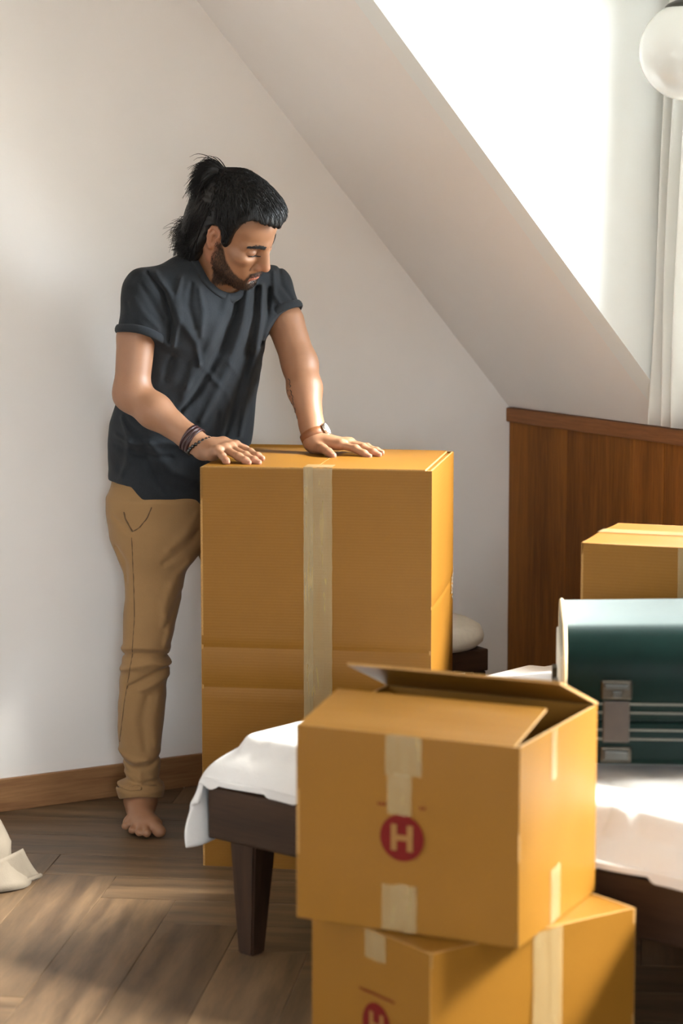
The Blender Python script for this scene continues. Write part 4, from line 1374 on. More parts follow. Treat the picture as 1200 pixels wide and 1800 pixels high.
# ---------------------------------------------------------------- his clothes
def front_y(field, x, z, y0=5.6, y1=6.6, n=400):
    """first surface met when walking into the cloth from the front"""
    ys = np.linspace(y0, y1, n)
    P = np.stack([np.full(n, x), ys, np.full(n, z)], 1)
    d = field.value(P)
    i = int(np.argmax(d < 0))
    return ys[i]
def folds(P, fl, frontf=None):
    """raised (A > 0) or sunken (A < 0) creases along lines drawn over the front of the cloth"""
    X = P[:, [0, 2]]
    s = np.zeros(len(P))
    for pts, A, w in fl:
        best = np.full(len(P), 1e9)
        n = len(pts) - 1
        for i in range(n):
            a = np.array(pts[i]); b = np.array(pts[i + 1])
            ab = b - a
            t = np.clip((X - a) @ ab / max(ab @ ab, 1e-9), 0, 1)
            dd = ((X - a - t[:, None] * ab) ** 2).sum(1)
            g = (i + t) / n
            wl = w * (0.45 + 0.55 * np.sin(PI * np.clip(g, 0.08, 0.92)))
            best = np.minimum(best, dd / (wl * wl))
        s += A * np.exp(-best)
    return s

class Cloth:
    def __init__(s, fn): s.fn = fn
    def value(s, P, pr=None): return s.fn(P)
    def near(s, c, r): return [1]

# --- t-shirt
UPN = V3(0, 0, 1) * math.cos(R(33)) + V3(math.sin(TORSO_YAW), -math.cos(TORSO_YAW), 0) * math.sin(R(33))
LFT = V3(math.cos(TORSO_YAW), math.sin(TORSO_YAW), 0)
FWD = V3(math.sin(TORSO_YAW), -math.cos(TORSO_YAW), 0)
NC = NECK + FWD * 0.020 + V3(0, 0, -0.030)
torso = Field()
torso.loft([(0.74, -0.425, 6.205, 0.185, 0.125), (0.826, -0.425, 6.205, 0.187, 0.125), (0.885, -0.4225, 6.20, 0.191, 0.131), (0.98, -0.414, 6.185, 0.200, 0.141), (1.038, -0.406, 6.17, 0.200, 0.140),
            (1.097, -0.393, 6.155, 0.194, 0.134), (1.184, -0.376, 6.13, 0.191, 0.130), (1.299, -0.355, 6.10, 0.192, 0.125), (1.36, -0.347, 6.09, 0.170, 0.108), (1.40, -0.343, 6.09, 0.130, 0.088), (1.45, -0.338, 6.085, 0.085, 0.070)], TORSO_YAW, 0.02, n=2.25, cap_k=0.03)
NB2 = NECK + V3(0.0, 0.02, -0.03)
torso.cap(V3(-0.4799, 5.9850, 1.3773), NB2 - LFT * 0.03, 0.050, 0.050, 0.05)
torso.cap(V3(-0.1799, 6.1900, 1.3798), NB2 + LFT * 0.03, 0.048, 0.050, 0.05)
torso.ell(V3(-0.3907, 5.9850, 1.3073), (0.065, 0.05, 0.07), 0.05); torso.ell(V3(-0.2431, 6.0900, 1.3022), (0.06, 0.05, 0.065), 0.05)
SLR_a, SLR_b = V3(-0.4834, 5.9750, 1.3749), V3(-0.4951, 5.9480, 1.2449)
SLL_a, SLL_b = V3(-0.1772, 6.1950, 1.3753), V3(-0.1398, 6.1350, 1.2798)
CUF_R = V3(-0.4939, 5.9520, 1.2642); CN_R = V3(-0.23, -0.22, -0.94); CN_R /= np.linalg.norm(CN_R)
CUF_L = V3(-0.1487, 6.1480, 1.3037); CN_L = V3(0.52, -0.28, -0.78); CN_L /= np.linalg.norm(CN_L)
slR = Field().cap(SLR_a, SLR_b, 0.053, 0.0605, 0.01); slL = Field().cap(SLL_a, SLL_b, 0.047, 0.0545, 0.01)
F_SHIRT = [
    ([(-0.3936, 1.4104), (-0.4025, 1.3627), (-0.3903, 1.3023), (-0.3569, 1.2503), (-0.3503, 1.1938)], 0.0065, 0.009),
    ([(-0.3685, 1.3936), (-0.3745, 1.3417), (-0.3580, 1.2855)], -0.006, 0.009),
    ([(-0.3489, 1.3824), (-0.3380, 1.3276), (-0.3441, 1.2643)], 0.005, 0.008),
    ([(-0.2532, 1.3852), (-0.2648, 1.3206), (-0.3049, 1.2192), (-0.3607, 1.1230), (-0.3993, 1.0777)], -0.013, 0.011),
    ([(-0.2757, 1.3796), (-0.2873, 1.3276), (-0.3274, 1.2333), (-0.3818, 1.1372)], 0.006, 0.012),
    ([(-0.2335, 1.3796), (-0.2424, 1.2995), (-0.2797, 1.1867), (-0.3284, 1.0876), (-0.3513, 1.0492)], 0.009, 0.013),
    ([(-0.2138, 1.3796), (-0.2170, 1.3066), (-0.2429, 1.1938), (-0.2718, 1.0876), (-0.2949, 1.0065)], -0.010, 0.011),
    ([(-0.1983, 1.3838), (-0.1987, 1.3066), (-0.2175, 1.1938), (-0.2435, 1.0876), (-0.2581, 1.0023)], 0.007, 0.010),
    ([(-0.1829, 1.3768), (-0.1888, 1.3066), (-0.2032, 1.2362)], -0.008, 0.007),
    ([(-0.4751, 1.4216), (-0.4361, 1.3740), (-0.4156, 1.3066), (-0.4232, 1.2531)], -0.010, 0.006),
    ([(-0.4553, 1.4244), (-0.4179, 1.3684), (-0.3988, 1.3038), (-0.4106, 1.2418)], 0.008, 0.008),
    ([(-0.5066, 1.3627), (-0.4859, 1.3276), (-0.4440, 1.2855)], 0.004, 0.009),
    ([(-0.5237, 1.3487), (-0.5129, 1.3066), (-0.4682, 1.2672)], -0.004, 0.007),
    ([(-0.4894, 1.3936), (-0.4673, 1.3557), (-0.4367, 1.3094)], -0.004, 0.008),
    ([(-0.1588, 1.4328), (-0.1519, 1.3838), (-0.1239, 1.3459)], -0.005, 0.006),
    ([(-0.1715, 1.4188), (-0.1689, 1.3627), (-0.1437, 1.3234)], 0.005, 0.007),
    ([(-0.3503, 1.1938), (-0.3223, 1.1585), (-0.2900, 1.1230), (-0.2803, 1.0876)], 0.004, 0.007),
    ([(-0.3672, 1.1938), (-0.3890, 1.1230), (-0.3938, 1.0521), (-0.3761, 0.9666)], 0.005, 0.013),
    ([(-0.4165, 1.2150), (-0.4353, 1.1585)], -0.007, 0.012),
    ([(-0.5671, 1.0122), (-0.5106, 0.9923), (-0.4255, 0.9980), (-0.3619, 0.9666)], 0.006, 0.010),
    ([(-0.5703, 0.9866), (-0.5109, 0.9666), (-0.4258, 0.9581)], -0.006, 0.010),
    ([(-0.5496, 1.0592), (-0.5317, 1.0094), (-0.5367, 0.9452), (-0.5570, 0.9066)], 0.006, 0.009),
    ([(-0.5412, 1.0521), (-0.4963, 1.0094), (-0.4800, 0.9381), (-0.4480, 0.8694)], -0.005, 0.012),
    ([(-0.4794, 0.9980), (-0.4262, 0.9238), (-0.3625, 0.8923)], 0.005, 0.012),
    ([(-0.3116, 1.0663), (-0.3149, 0.9952), (-0.3409, 0.9238)], -0.006, 0.012),
    ([(-0.2796, 1.1938), (-0.2573, 1.1542)], 0.003, 0.005),
]
HX, HZ = zip(*[(-0.6554, 0.8893), (-0.5870, 0.8878), (-0.5303, 0.8805), (-0.4900, 0.8350), (-0.4375, 0.8276), (-0.3617, 0.8218), (-0.2479, 0.8335), (-0.1894, 0.8776)])
NA, NBX = NC - UPN * 0.03, NC + UPN * 0.16
def neck_cut(P):
    ab = NBX - NA
    t = np.clip((P - NA) @ ab / (ab @ ab), 0, 1)
    return np.linalg.norm(P - NA - t[:, None] * ab, axis=1) - (0.0685 + 0.01 * t)
def shirt_disp(P):
    fr_ = np.clip(((P - V3(-0.385, 6.14, 0)) @ FWD + 0.10) / 0.10, 0, 1)
    small = 0.0010 * np.sin(P[:, 0] * 70 + P[:, 2] * 55 + 3 * np.sin(P[:, 2] * 21)) * np.sin(P[:, 1] * 60 + P[:, 2] * 40)
    return folds(P, F_SHIRT) * 1.12 * fr_ + small
def shirt_fn(P):
    u = smin(smin(torso.value(P), np.maximum(slR.value(P), (P - CUF_R) @ CN_R), 0.03), np.maximum(slL.value(P), (P - CUF_L) @ CN_L), 0.03)
    m = np.abs(u) < 0.035
    if m.any(): u[m] -= shirt_disp(P[m])
    d = np.maximum(u, np.interp(P[:, 0], HX, HZ) - P[:, 2])
    return np.maximum(d, 0.0 - neck_cut(P))
SHV, SHQ = surface(Cloth(shirt_fn), (-0.68, 5.86, 0.76), (-0.06, 6.42, 1.53), 0.0034)
SHV = relax(SHV, SHQ, 4, 0.45)
def fabric(name, col, var, rough=0.9, weave=900, bumpn=0.3, sheen=0.25, wr=0.3):
    m, nt, p = new_mat(name)
    p.inputs['Roughness'].default_value = rough
    p.inputs['Sheen Weight'].default_value = sheen
    p.inputs['Sheen Roughness'].default_value = 0.45
    p.inputs['Specular IOR Level'].default_value = 0.2
    v = coords(nt); n = noise(nt, v, 9, 4); n2 = noise(nt, v, weave, 2); n3 = noise(nt, v, 45, 4, 0.6, 0.6)
    mx = nt.nodes.new('ShaderNodeMix'); mx.inputs['Factor'].default_value = 0.5
    nt.links.new(n.outputs[0], mx.inputs[2]); nt.links.new(n2.outputs[0], mx.inputs[3])
    r = ramp(nt, [(0.3, tuple(c * (1 - var) for c in col)), (0.7, tuple(c * (1 + var) for c in col))])
    nt.links.new(mx.outputs[0], r.inputs[0]); nt.links.new(r.outputs[0], p.inputs['Base Color'])
    mx2 = nt.nodes.new('ShaderNodeMix'); mx2.inputs['Factor'].default_value = 0.25
    nt.links.new(n3.outputs[0], mx2.inputs[2]); nt.links.new(n2.outputs[0], mx2.inputs[3])
    bump(nt, p, mx2.outputs[0], wr, 0.006)
    return m
M_shirt = fabric('grey_jersey', (0.0185, 0.0215, 0.0255), 0.42, sheen=0.05)
M_khaki = fabric('khaki_twill', (0.27, 0.158, 0.068), 0.08, sheen=0.10, wr=0.22)
M_seam = plain('khaki_seam', (0.10, 0.055, 0.022), 0.9)
shirt = np_mesh('t_shirt', SHV - MAN_OFF, SHQ, M_shirt, man)
shirt['label'] = 'dark grey crew neck t-shirt with rolled sleeves'
# ribbed neckband
def band_fn(P):
    u = torso.value(P)
    h = neck_cut(P)
    d = np.abs(u - 0.0012) - 0.0032
    d = smaxv(d, np.maximum(-h - 0.001, h - 0.016), 0.002)
    return np.where(np.linalg.norm(P - NC, axis=1) < 0.14, d, 0.2)
NV_, NQ_ = surface(Cloth(band_fn), NC - 0.13, NC + 0.13, 0.0024)
np_mesh('neckband', relax(NV_, NQ_, 2, 0.4) - MAN_OFF, NQ_, M_shirt, shirt)
# rolled sleeve ends
for cc, cn, ax_a, ax_b, rr in ((CUF_R, CN_R, SLR_a, SLR_b, 0.0605), (CUF_L, CN_L, SLL_a, SLL_b, 0.0535)):
    e1 = np.cross(cn, V3(0, 1, 0)); e1 /= np.linalg.norm(e1); e2 = np.cross(cn, e1)
    fieldS = slR if cc is CUF_R else slL
    ring = []
    for q in range(44):
        a = 2 * PI * q / 44
        dirv = e1 * math.cos(a) + e2 * math.sin(a)
        ts = np.linspace(0.02, 0.12, 200)
        dd = fieldS.value(cc - cn * 0.006 + dirv * ts[:, None])
        t_ = ts[int(np.argmax(dd > 0))]
        ring.append(cc - cn * (0.006 - 0.002 * math.sin(3 * a)) + dirv * (t_ + 0.0015) - MAN_OFF)
    V, F = tube(ring, 0.0085, 10, True)
    # flatten the roll a little across the arm
    V2 = []
    for i, vv in enumerate(V):
        c0 = Vector(ring[i // 10]); d = vv - c0
        al = d.dot(Vector(cn)); d2 = d - Vector(cn) * al
        V2.append(c0 + Vector(cn) * al * 1.25 + d2 * 0.6)
    obj('sleeve_cuff', V2, F, M_shirt, shirt, True)

# --- trousers
LEG = [(0.8310, -0.4769, 0.1141), (0.8095, -0.4779, 0.1122), (0.7563, -0.4758, 0.1060), (0.6891, -0.4753, 0.0927), (0.6522, -0.4786, 0.0802), (0.6154, -0.4804, 0.0751), (0.5876, -0.4813, 0.0721), (0.5494, -0.4875, 0.0698),
       (0.5231, -0.4913, 0.0669), (0.4916, -0.4952, 0.0635), (0.4694, -0.4980, 0.0603), (0.4488, -0.4997, 0.0604), (0.4207, -0.5000, 0.0633), (0.3999, -0.5033, 0.0617), (0.3604, -0.5095, 0.0602), (0.3043, -0.5138, 0.0608),
       (0.2496, -0.5176, 0.0578), (0.2047, -0.5177, 0.0539), (0.1718, -0.5155, 0.0506), (0.1388, -0.5122, 0.0440), (0.1192, -0.5131, 0.0418), (0.1057, -0.5191, 0.0551), (0.0937, -0.5189, 0.0584), (0.0727, -0.5176, 0.0533), (0.0468, -0.5171, 0.0426), (0.0378, -0.5172, 0.0411)]
def leg_y(z): return float(np.interp(z, [0.05, 0.10, 0.25, 0.48, 0.70, 0.85], [6.095, 6.10, 6.105, 6.085, 6.135, 6.17]))
leg = Field()
leg.loft([(z, x, leg_y(z), w, w * 1.0 + 0.006) for z, x, w in LEG], 0.0, 0.02, n=2.1, cap_k=0.004)
hips = Field()
hips.loft([(0.70, -0.425, 6.20, 0.16, 0.11), (0.78, -0.430, 6.205, 0.178, 0.118), (0.86, -0.430, 6.205, 0.180, 0.122), (0.95, -0.422, 6.20, 0.172, 0.115)], TORSO_YAW, 0.02, n=2.2, cap_k=0.05)
hips.ell((-0.47, 6.275, 0.85), (0.10, 0.09, 0.10), 0.06)
lleg = Field()
lleg.cap(HIP_L, KN_L, 0.090, 0.070, 0.03); lleg.cap(KN_L, AN_L + V3(0, 0, -0.01), 0.070, 0.056, 0.03)
F_LEG = [
    ([(-0.5600, 0.4459), (-0.5175, 0.4593), (-0.4666, 0.4548), (-0.4375, 0.4400)], -0.009, 0.008),
    ([(-0.5627, 0.4637), (-0.5247, 0.4755), (-0.4736, 0.4755), (-0.4417, 0.4637)], 0.006, 0.009),
    ([(-0.5648, 0.4103), (-0.5252, 0.4252), (-0.4741, 0.4341), (-0.4377, 0.4222)], 0.008, 0.009),
    ([(-0.5433, 0.3688), (-0.5037, 0.3896), (-0.4641, 0.4103), (-0.4377, 0.4178)], -0.009, 0.008),
    ([(-0.5113, 0.3628), (-0.4746, 0.3777), (-0.4438, 0.3925)], 0.006, 0.010),
    ([(-0.4423, 0.5538), (-0.4369, 0.5095), (-0.4489, 0.4755)], 0.006, 0.008),
    ([(-0.4099, 0.6054), (-0.4277, 0.5612), (-0.4426, 0.5287)], -0.005, 0.008),
    ([(-0.3845, 0.6862), (-0.4182, 0.6495), (-0.4434, 0.5907), (-0.4513, 0.5317)], 0.006, 0.013),
    ([(-0.3647, 0.8106), (-0.3912, 0.7595), (-0.4350, 0.7229)], 0.005, 0.013),
    ([(-0.3621, 0.7668), (-0.3944, 0.7229), (-0.4498, 0.6862)], -0.005, 0.012),
    ([(-0.5727, 0.7229), (-0.5485, 0.6862), (-0.5462, 0.6348)], -0.006, 0.008),
    ([(-0.4939, 0.3464), (-0.5092, 0.2794), (-0.5012, 0.2047)], -0.007, 0.012),
    ([(-0.4647, 0.3464), (-0.4770, 0.2794), (-0.4748, 0.2122)], 0.005, 0.012),
    ([(-0.5690, 0.1748), (-0.5311, 0.1553), (-0.4914, 0.1598), (-0.4633, 0.1807)], -0.007, 0.008),
    ([(-0.5717, 0.1957), (-0.5353, 0.1748), (-0.4956, 0.1777)], 0.007, 0.009),
    ([(-0.5136, 0.1418), (-0.5125, 0.1057)], 0.007, 0.007),
    ([(-0.5664, 0.1418), (-0.5285, 0.1238), (-0.4844, 0.1268)], 0.006, 0.007),
    ([(-0.5802, 0.0982), (-0.5288, 0.0907), (-0.4920, 0.1027), (-0.4581, 0.1117)], -0.006, 0.0055),
    ([(-0.5786, 0.1087), (-0.5405, 0.1027), (-0.5111, 0.1057)], 0.009, 0.006),
    ([(-0.4846, 0.1117), (-0.4597, 0.1057), (-0.4643, 0.0817)], 0.007, 0.005),
    ([(-0.4877, 0.0937), (-0.4702, 0.0787)], -0.006, 0.004),
    ([(-0.5790, 0.8033), (-0.5431, 0.7741), (-0.5273, 0.7638)], -0.004, 0.006),
]
# the hem rises a little over the instep
leg_front = 6.16
def trouser_solid(P):
    d = smin(smin(leg.value(P), hips.value(P), 0.05), lleg.value(P), 0.02)
    m = np.abs(d) < 0.035
    if m.any():
        Q = P[m]
        wob = 0.0014 * np.sin(Q[:, 2] * 48 + Q[:, 0] * 30 + 2 * np.sin(Q[:, 2] * 17)) * np.sin(Q[:, 1] * 35 + Q[:, 2] * 22)
        d[m] -= folds(Q, F_LEG) * 0.9 * np.clip((leg_front - Q[:, 1]) / 0.05, 0, 1) + wob
    return d
def hem_z(P):
    # the hem rises a little over the instep and drops at the sides
    return 0.082 + 0.10 * np.clip(6.06 - P[:, 1], -0.05, 0.05) - 3.0 * (P[:, 0] + 0.513) ** 2
def trouser_fn(P):
    d = trouser_solid(P)
    return np.maximum(d, np.where(P[:, 0] < -0.33, hem_z(P), 0.075) - P[:, 2])
TRV, TRQ = surface(Cloth(trouser_fn), (-0.70, 5.90, 0.04), (-0.02, 6.46, 0.98), 0.0038)
TRV = relax(TRV, TRQ, 3, 0.4)
trousers = np_mesh('trousers', TRV - MAN_OFF, TRQ, M_khaki, man)
trousers['label'] = 'khaki chino trousers with a turned-up hem'
TS = Cloth(lambda P: trouser_solid(P))
def seam(name, pts, rad, mat, n=14, off=0.0009):
    pts = np.array(pts)
    t = np.linspace(0, 1, len(pts)); tt = np.linspace(0, 1, n)
    xs = np.interp(tt, t, pts[:, 0]); zs = np.interp(tt, t, pts[:, 1])
    path = [(x + 0.42, front_y(TS, x, z) - off - 6.12, z) for x, z in zip(xs, zs)]
    V, F = tube(path, rad, 6)
    return obj(name, V, F, mat, trousers, True)
seam('side_seam', [(-0.5288, 0.7609), (-0.5270, 0.6642), (-0.5239, 0.5494), (-0.5308, 0.4459), (-0.5525, 0.3316), (-0.5685, 0.2197)], 0.0013, M_seam, 60)
seam('pocket_seam', [(-0.5484, 0.8164), (-0.5443, 0.7989), (-0.5273, 0.7697)], 0.0022, M_seam, 10)
seam('pocket_seam', [(-0.4774, 0.8310), (-0.4892, 0.8033), (-0.5098, 0.7785), (-0.5273, 0.7682)], 0.0016, M_seam, 14)
# turned-up hem band round the right ankle
def hem_fn(P):
    d = leg.value(P) - 0.0035
    hz = hem_z(P)
    d = np.maximum(np.abs(d + 0.001) - 0.0024, np.maximum(hz - 0.001 - P[:, 2], P[:, 2] - hz - 0.031))
    return np.where(P[:, 0] < -0.40, d, 0.2)
HV_, HQ_ = surface(Cloth(hem_fn), (-0.62, 5.96, 0.03), (-0.40, 6.24, 0.17), 0.0026)
np_mesh('hem_band', relax(HV_, HQ_, 2, 0.4) - MAN_OFF, HQ_, M_khaki, trousers)

# ---------------------------------------------------------------- hair, beard, brows
M_hair, nt, p = new_mat('black_hair')
p.inputs['Base Color'].default_value = (0.0055, 0.0050, 0.0052, 1)
p.inputs['Roughness'].default_value = 0.42
p.inputs['Specular IOR Level'].default_value = 0.28
M_beard = plain('beard_hair', (0.022, 0.012, 0.008), 0.55)
TIE = V3(-0.088, 0.0, 0.112)
HL_X = [-0.06, -0.034, -0.022, -0.010, 0.002, 0.007, 0.011, 0.024, 0.030, 0.034, 0.040, 0.052, 0.068, 0.080, 0.095, 0.12]
HL_Z = [0.020, 0.024, 0.034, 0.038, 0.030, 0.010, -0.010, -0.014, 0.006, 0.048, 0.082, 0.100, 0.106, 0.106, 0.104, 0.104]
hcap = Field()
hcap.ell((-0.014, 0, 0.056), (0.1075, 0.0840, 0.0990), 0.02)
hcap.ell((0.030, 0, 0.062), (0.0740, 0.0745, 0.0800), 0.03)
hcap.ell((0.058, 0.0, 0.098), (0.043, 0.055, 0.033), 0.03)
hcap.ell((0.010, 0, 0.020), (0.060, 0.0735, 0.070), 0.02)
hback = Field()
hback.ell((-0.070, 0, 0.010), (0.058, 0.076, 0.085), 0.03)
hback.ell((-0.094, 0, -0.012), (0.042, 0.064, 0.085), 0.03)
hback.ell((-0.078, 0, -0.070), (0.044, 0.064, 0.075), 0.03)
hback.cap((-0.040, -0.068, 0.005), (-0.052, -0.062, -0.110), 0.014, 0.016, 0.02)
hback.cap((-0.040, 0.068, 0.005), (-0.052, 0.062, -0.110), 0.014, 0.016, 0.02)
hback.cap((-0.050, 0, 0.115), TIE, 0.036, 0.013, 0.04)
def hair_local(q):
    d = hcap.value(q)
    zh = np.interp(q[:, 0], HL_X, HL_Z) - 0.40 * np.maximum(0, 0.034 - np.abs(q[:, 1] + 0.002)) * np.clip((q[:, 0] - 0.05) / 0.02, 0, 1)
    d = smaxv(d, (zh - q[:, 2]) * 0.6, 0.006)
    d = smin(d, hback.value(q), 0.02)
    v = q - TIE
    ph = np.arctan2(v[:, 1], v[:, 0] * 0.55 - v[:, 2] * 0.85)
    rr = np.linalg.norm(v, axis=1)
    g = np.sin(ph * 34 + 2.2 * np.sin(ph * 7 + rr * 9)) + 0.7 * np.sin(ph * 83 + 3 * np.sin(ph * 5))
    return d - 0.0009 * g * np.clip((rr - 0.02) / 0.03, 0, 1)
hairf = Cloth(lambda P: hair_local(HEAD.inv(P)) * HEAD.sc)
hc = HEAD.fwd((-0.01, 0, 0.0))
HRV, HRQ = surface(hairf, hc - 0.24, hc + 0.24, 0.0025)
hair = np_mesh('hair', HRV - MAN_OFF, HRQ, M_hair, man)
hair['label'] = 'black half-up hair with a small top knot'
rs = np.random.RandomState(11)
def to_hair(q, off=0.0008, it=4):
    for _ in range(it):
        e = 0.0015
        d = hair_local(q)
        g = np.stack([hair_local(q + V3(*(e if i == j else 0 for j in range(3)))) - d for i in range(3)], 1)
        g /= np.linalg.norm(g, axis=1, keepdims=True) + 1e-9
        q = q - g * (d - off)[:, None]
    return q
# combed-back strands running to the hair tie
hq = HEAD.inv(HRV)
sel = np.where((hq[:, 0] > -0.02) & (hq[:, 2] > -0.012))[0]
st0 = hq[rs.choice(sel, 2600)]
S_ = 11
ts = np.linspace(0, 0.93, S_)
paths = np.zeros((len(st0), S_, 3))
offs = rs.uniform(0.0002, 0.0030, len(st0))
for i, t in enumerate(ts):
    q = st0 * (1 - t) + TIE * t
    q = q + V3(0, 0, 0.05) * (t * (1 - t) * 2)[..., None] if np.ndim(t) else q + V3(0, 0, 0.10) * t * (1 - t)
    paths[:, i] = to_hair(q, 0.0) + 0
    e = paths[:, i] - V3(-0.01, 0, 0.04)
    paths[:, i] += e / np.linalg.norm(e, axis=1, keepdims=True) * offs[:, None]
ok_ = np.array([(np.abs(hair_local(p_)) < 0.006).all() for p_ in paths])
paths = paths[ok_]
P_ = HEAD.fwd(paths.reshape(-1, 3)).reshape(paths.shape) - MAN_OFF
taper = np.array([0.4, 0.8, 1, 1, 1, 1, 1, 1, 0.9, 0.8, 0.6]) * 0.0009
o = strands('strands', None, P_, taper, M_hair, hair); o['kind'] = 'stuff'
# loose lower hair falling to the nape
N = 1500
az = rs.uniform(-1, 1, N)
st1 = np.stack([-0.055 - 0.065 * (1 - az ** 2) + rs.normal(0, .006, N), az * 0.075, rs.uniform(-0.02, 0.07, N)], 1)
end = np.stack([-0.062 - 0.055 * (1 - az ** 2) + rs.normal(0, .012, N), az * 0.072 + rs.normal(0, .008, N), -0.125 - 0.035 * rs.rand(N)], 1)
S2 = 9
pth = np.zeros((N, S2, 3))
flip = rs.rand(N) < 0.22
for i, t in enumerate(np.linspace(0, 1, S2)):
    q = st1 * (1 - t) + end * t + np.stack([-0.022 * np.sin(PI * t) * (1 - az ** 2), np.zeros(N), np.zeros(N)], 1)
    if t < 0.75: q = to_hair(q, 0.0012)
    if t > 0.6:
        q[:, 0] -= np.where(flip, 0.035 * (t - 0.6) / 0.4, 0); q[:, 2] += np.where(flip, 0.02 * (t - 0.6) / 0.4, 0)
    pth[:, i] = q
P_ = HEAD.fwd(pth.reshape(-1, 3)).reshape(pth.shape) - MAN_OFF
o = strands('strands', None, P_, np.linspace(1.3, 0.25, S2) * 0.0012, M_hair, hair); o['kind'] = 'stuff'
# flyaway flick at the left
# top knot tail
TW = HEAD.fwd(TIE)
N = 1100
a = rs.rand(N); u = rs.normal(0, 1, (N, 3))
P0 = TW + u * 0.004
P1 = TW + V3(-0.030, 0.005, 0.030) + u * 0.008 + np.stack([-0.012 * a, 0 * a, 0.012 * (1 - a)], 1)
P2 = TW + np.stack([-0.042 - 0.034 * np.sin(PI * (0.15 + 0.62 * a)), 0.01 + 0.02 * a, 0.026 - 0.118 * a], 1) + u * V3(0.010, 0.013, 0.009)
S3 = 8
pp = np.zeros((N, S3, 3))
for i, t in enumerate(np.linspace(0, 1, S3)):
    pp[:, i] = (1 - t) ** 2 * P0 + 2 * t * (1 - t) * P1 + t * t * P2
    pp[:, i] += rs.normal(0, 0.0008, (N, 3)) * t
o = strands('ponytail', None, pp - MAN_OFF, np.linspace(1.2, 0.2, S3) * 0.0015, M_hair, hair); o['kind'] = 'stuff'
tail = Field()
tail.chain([TW, TW + V3(-0.028, 0.004, 0.018), TW + V3(-0.046, 0.010, -0.006), TW + V3(-0.044, 0.018, -0.050)], [0.009, 0.014, 0.015, 0.008], 0.02)
V_, Q_ = surface(tail, TW - 0.11, TW + 0.09, 0.003)
np_mesh('ponytail_core', V_ - MAN_OFF, Q_, M_hair, hair)
M_tie = plain('coral_band', (0.42, 0.10, 0.06), 0.6)
tdir = V3(-0.7, 0.12, 0.55); tdir /= np.linalg.norm(tdir)
e1 = np.cross(tdir, V3(0, 1, 0)); e1 /= np.linalg.norm(e1); e2 = np.cross(tdir, e1)
ring = [TW - tdir * 0.004 + (e1 * math.cos(t) + e2 * math.sin(t)) * 0.0130 - MAN_OFF for t in np.linspace(0, 2 * PI, 24, endpoint=False)]
V, F = tube(ring, 0.0036, 8, True)
obj('hair_tie', V, F, M_tie, hair, True)
# beard
bi = np.where(bm_ > 0.35)[0]
pick = rs.choice(bi, min(6500, len(bi)), replace=True, p=bm_[bi] / bm_[bi].sum())
root = BV[pick] + rs.normal(0, 0.0006, (len(pick), 3))
e = 0.002
hd = body.value(root)
gr = np.stack([body.value(root + V3(*(e if i == j else 0 for j in range(3)))) - hd for i in range(3)], 1)
gr /= np.linalg.norm(gr, axis=1, keepdims=True) + 1e-9
ldir = HEAD.M @ V3(0.25, 0, -0.95)
tang = ldir - gr * (gr @ ldir)[:, None]
ln = rs.uniform(0.003, 0.0075, len(pick)) * np.where(HEAD.inv(root)[:, 2] < -0.085, 1.35, 1.0)
q1 = root + (gr * 0.45 + tang * 0.7) * (ln * 0.5)[:, None]
q2 = q1 + (gr * 0.15 + tang * 0.9 + rs.normal(0, .2, root.shape)) * (ln * 0.5)[:, None]
o = strands('beard', None, np.stack([root - gr * 0.0006, q1, q2], 1) - MAN_OFF, np.array([0.00033, 0.00030, 0.0001]), M_beard, man); o['kind'] = 'stuff'
# brows and lashes
def brow(s):
    n = 420
    t = rs.rand(n)
    ctr = np.stack([np.interp(t, [0, .5, 1], [0.1000, 0.0955, 0.0730]), s * np.interp(t, [0, .5, 1], [0.011, 0.031, 0.053]), np.interp(t, [0, .5, 1], [0.0235, 0.0300, 0.0265])], 1)
    ctr[:, 2] += rs.normal(0, 1, n) * np.interp(t, [0, .4, 1], [0.0032, 0.0030, 0.0012])
    q = HEAD.fwd(ctr)
    for _ in range(4):
        d = body.value(q)
        g = np.stack([body.value(q + V3(*(e if i == j else 0 for j in range(3)))) - d for i in range(3)], 1); g /= np.linalg.norm(g, axis=1, keepdims=True) + 1e-9
        q = q - g * (d - 0.0002)[:, None]
    dr = (HEAD.M @ V3(-0.35, s * 0.9, 0.15))
    ln = rs.uniform(0.005, 0.008, n)[:, None]
    pts = np.stack([q, q + (dr + g * 0.15) * ln * 0.5, q + (dr + g * 0.05) * ln], 1)
    o = strands('eyebrow', None, pts - MAN_OFF, np.array([0.0005, 0.00045, 0.00012]), M_hair, man); o['kind'] = 'stuff'
brow(-1); brow(1)
for s in (-1, 1):
    pts = []
    for t in np.linspace(0, 1, 12):
        y = s * (0.0215 + 0.0235 * t)
        q = HEAD.fwd(V3(0.10 - 0.022 * t * t, y, -0.0015 - 0.0035 * math.sin(PI * t) + 0.003 * t))[None]
        for _ in range(6):
            d = body.value(q)
            g = np.stack([body.value(q + V3(*(e if i == j else 0 for j in range(3)))) - d for i in range(3)], 1); g /= np.linalg.norm(g, axis=1, keepdims=True) + 1e-9
            q = q - g * (d - 0.0007)[:, None]
        pts.append(q[0] - MAN_OFF)
    V, F = tube(pts, [0.0007 + 0.0012 * math.sin(PI * t) for t in np.linspace(0.05, 0.98, 12)], 6)
    obj('eyelashes', V, F, M_hair, man, True)

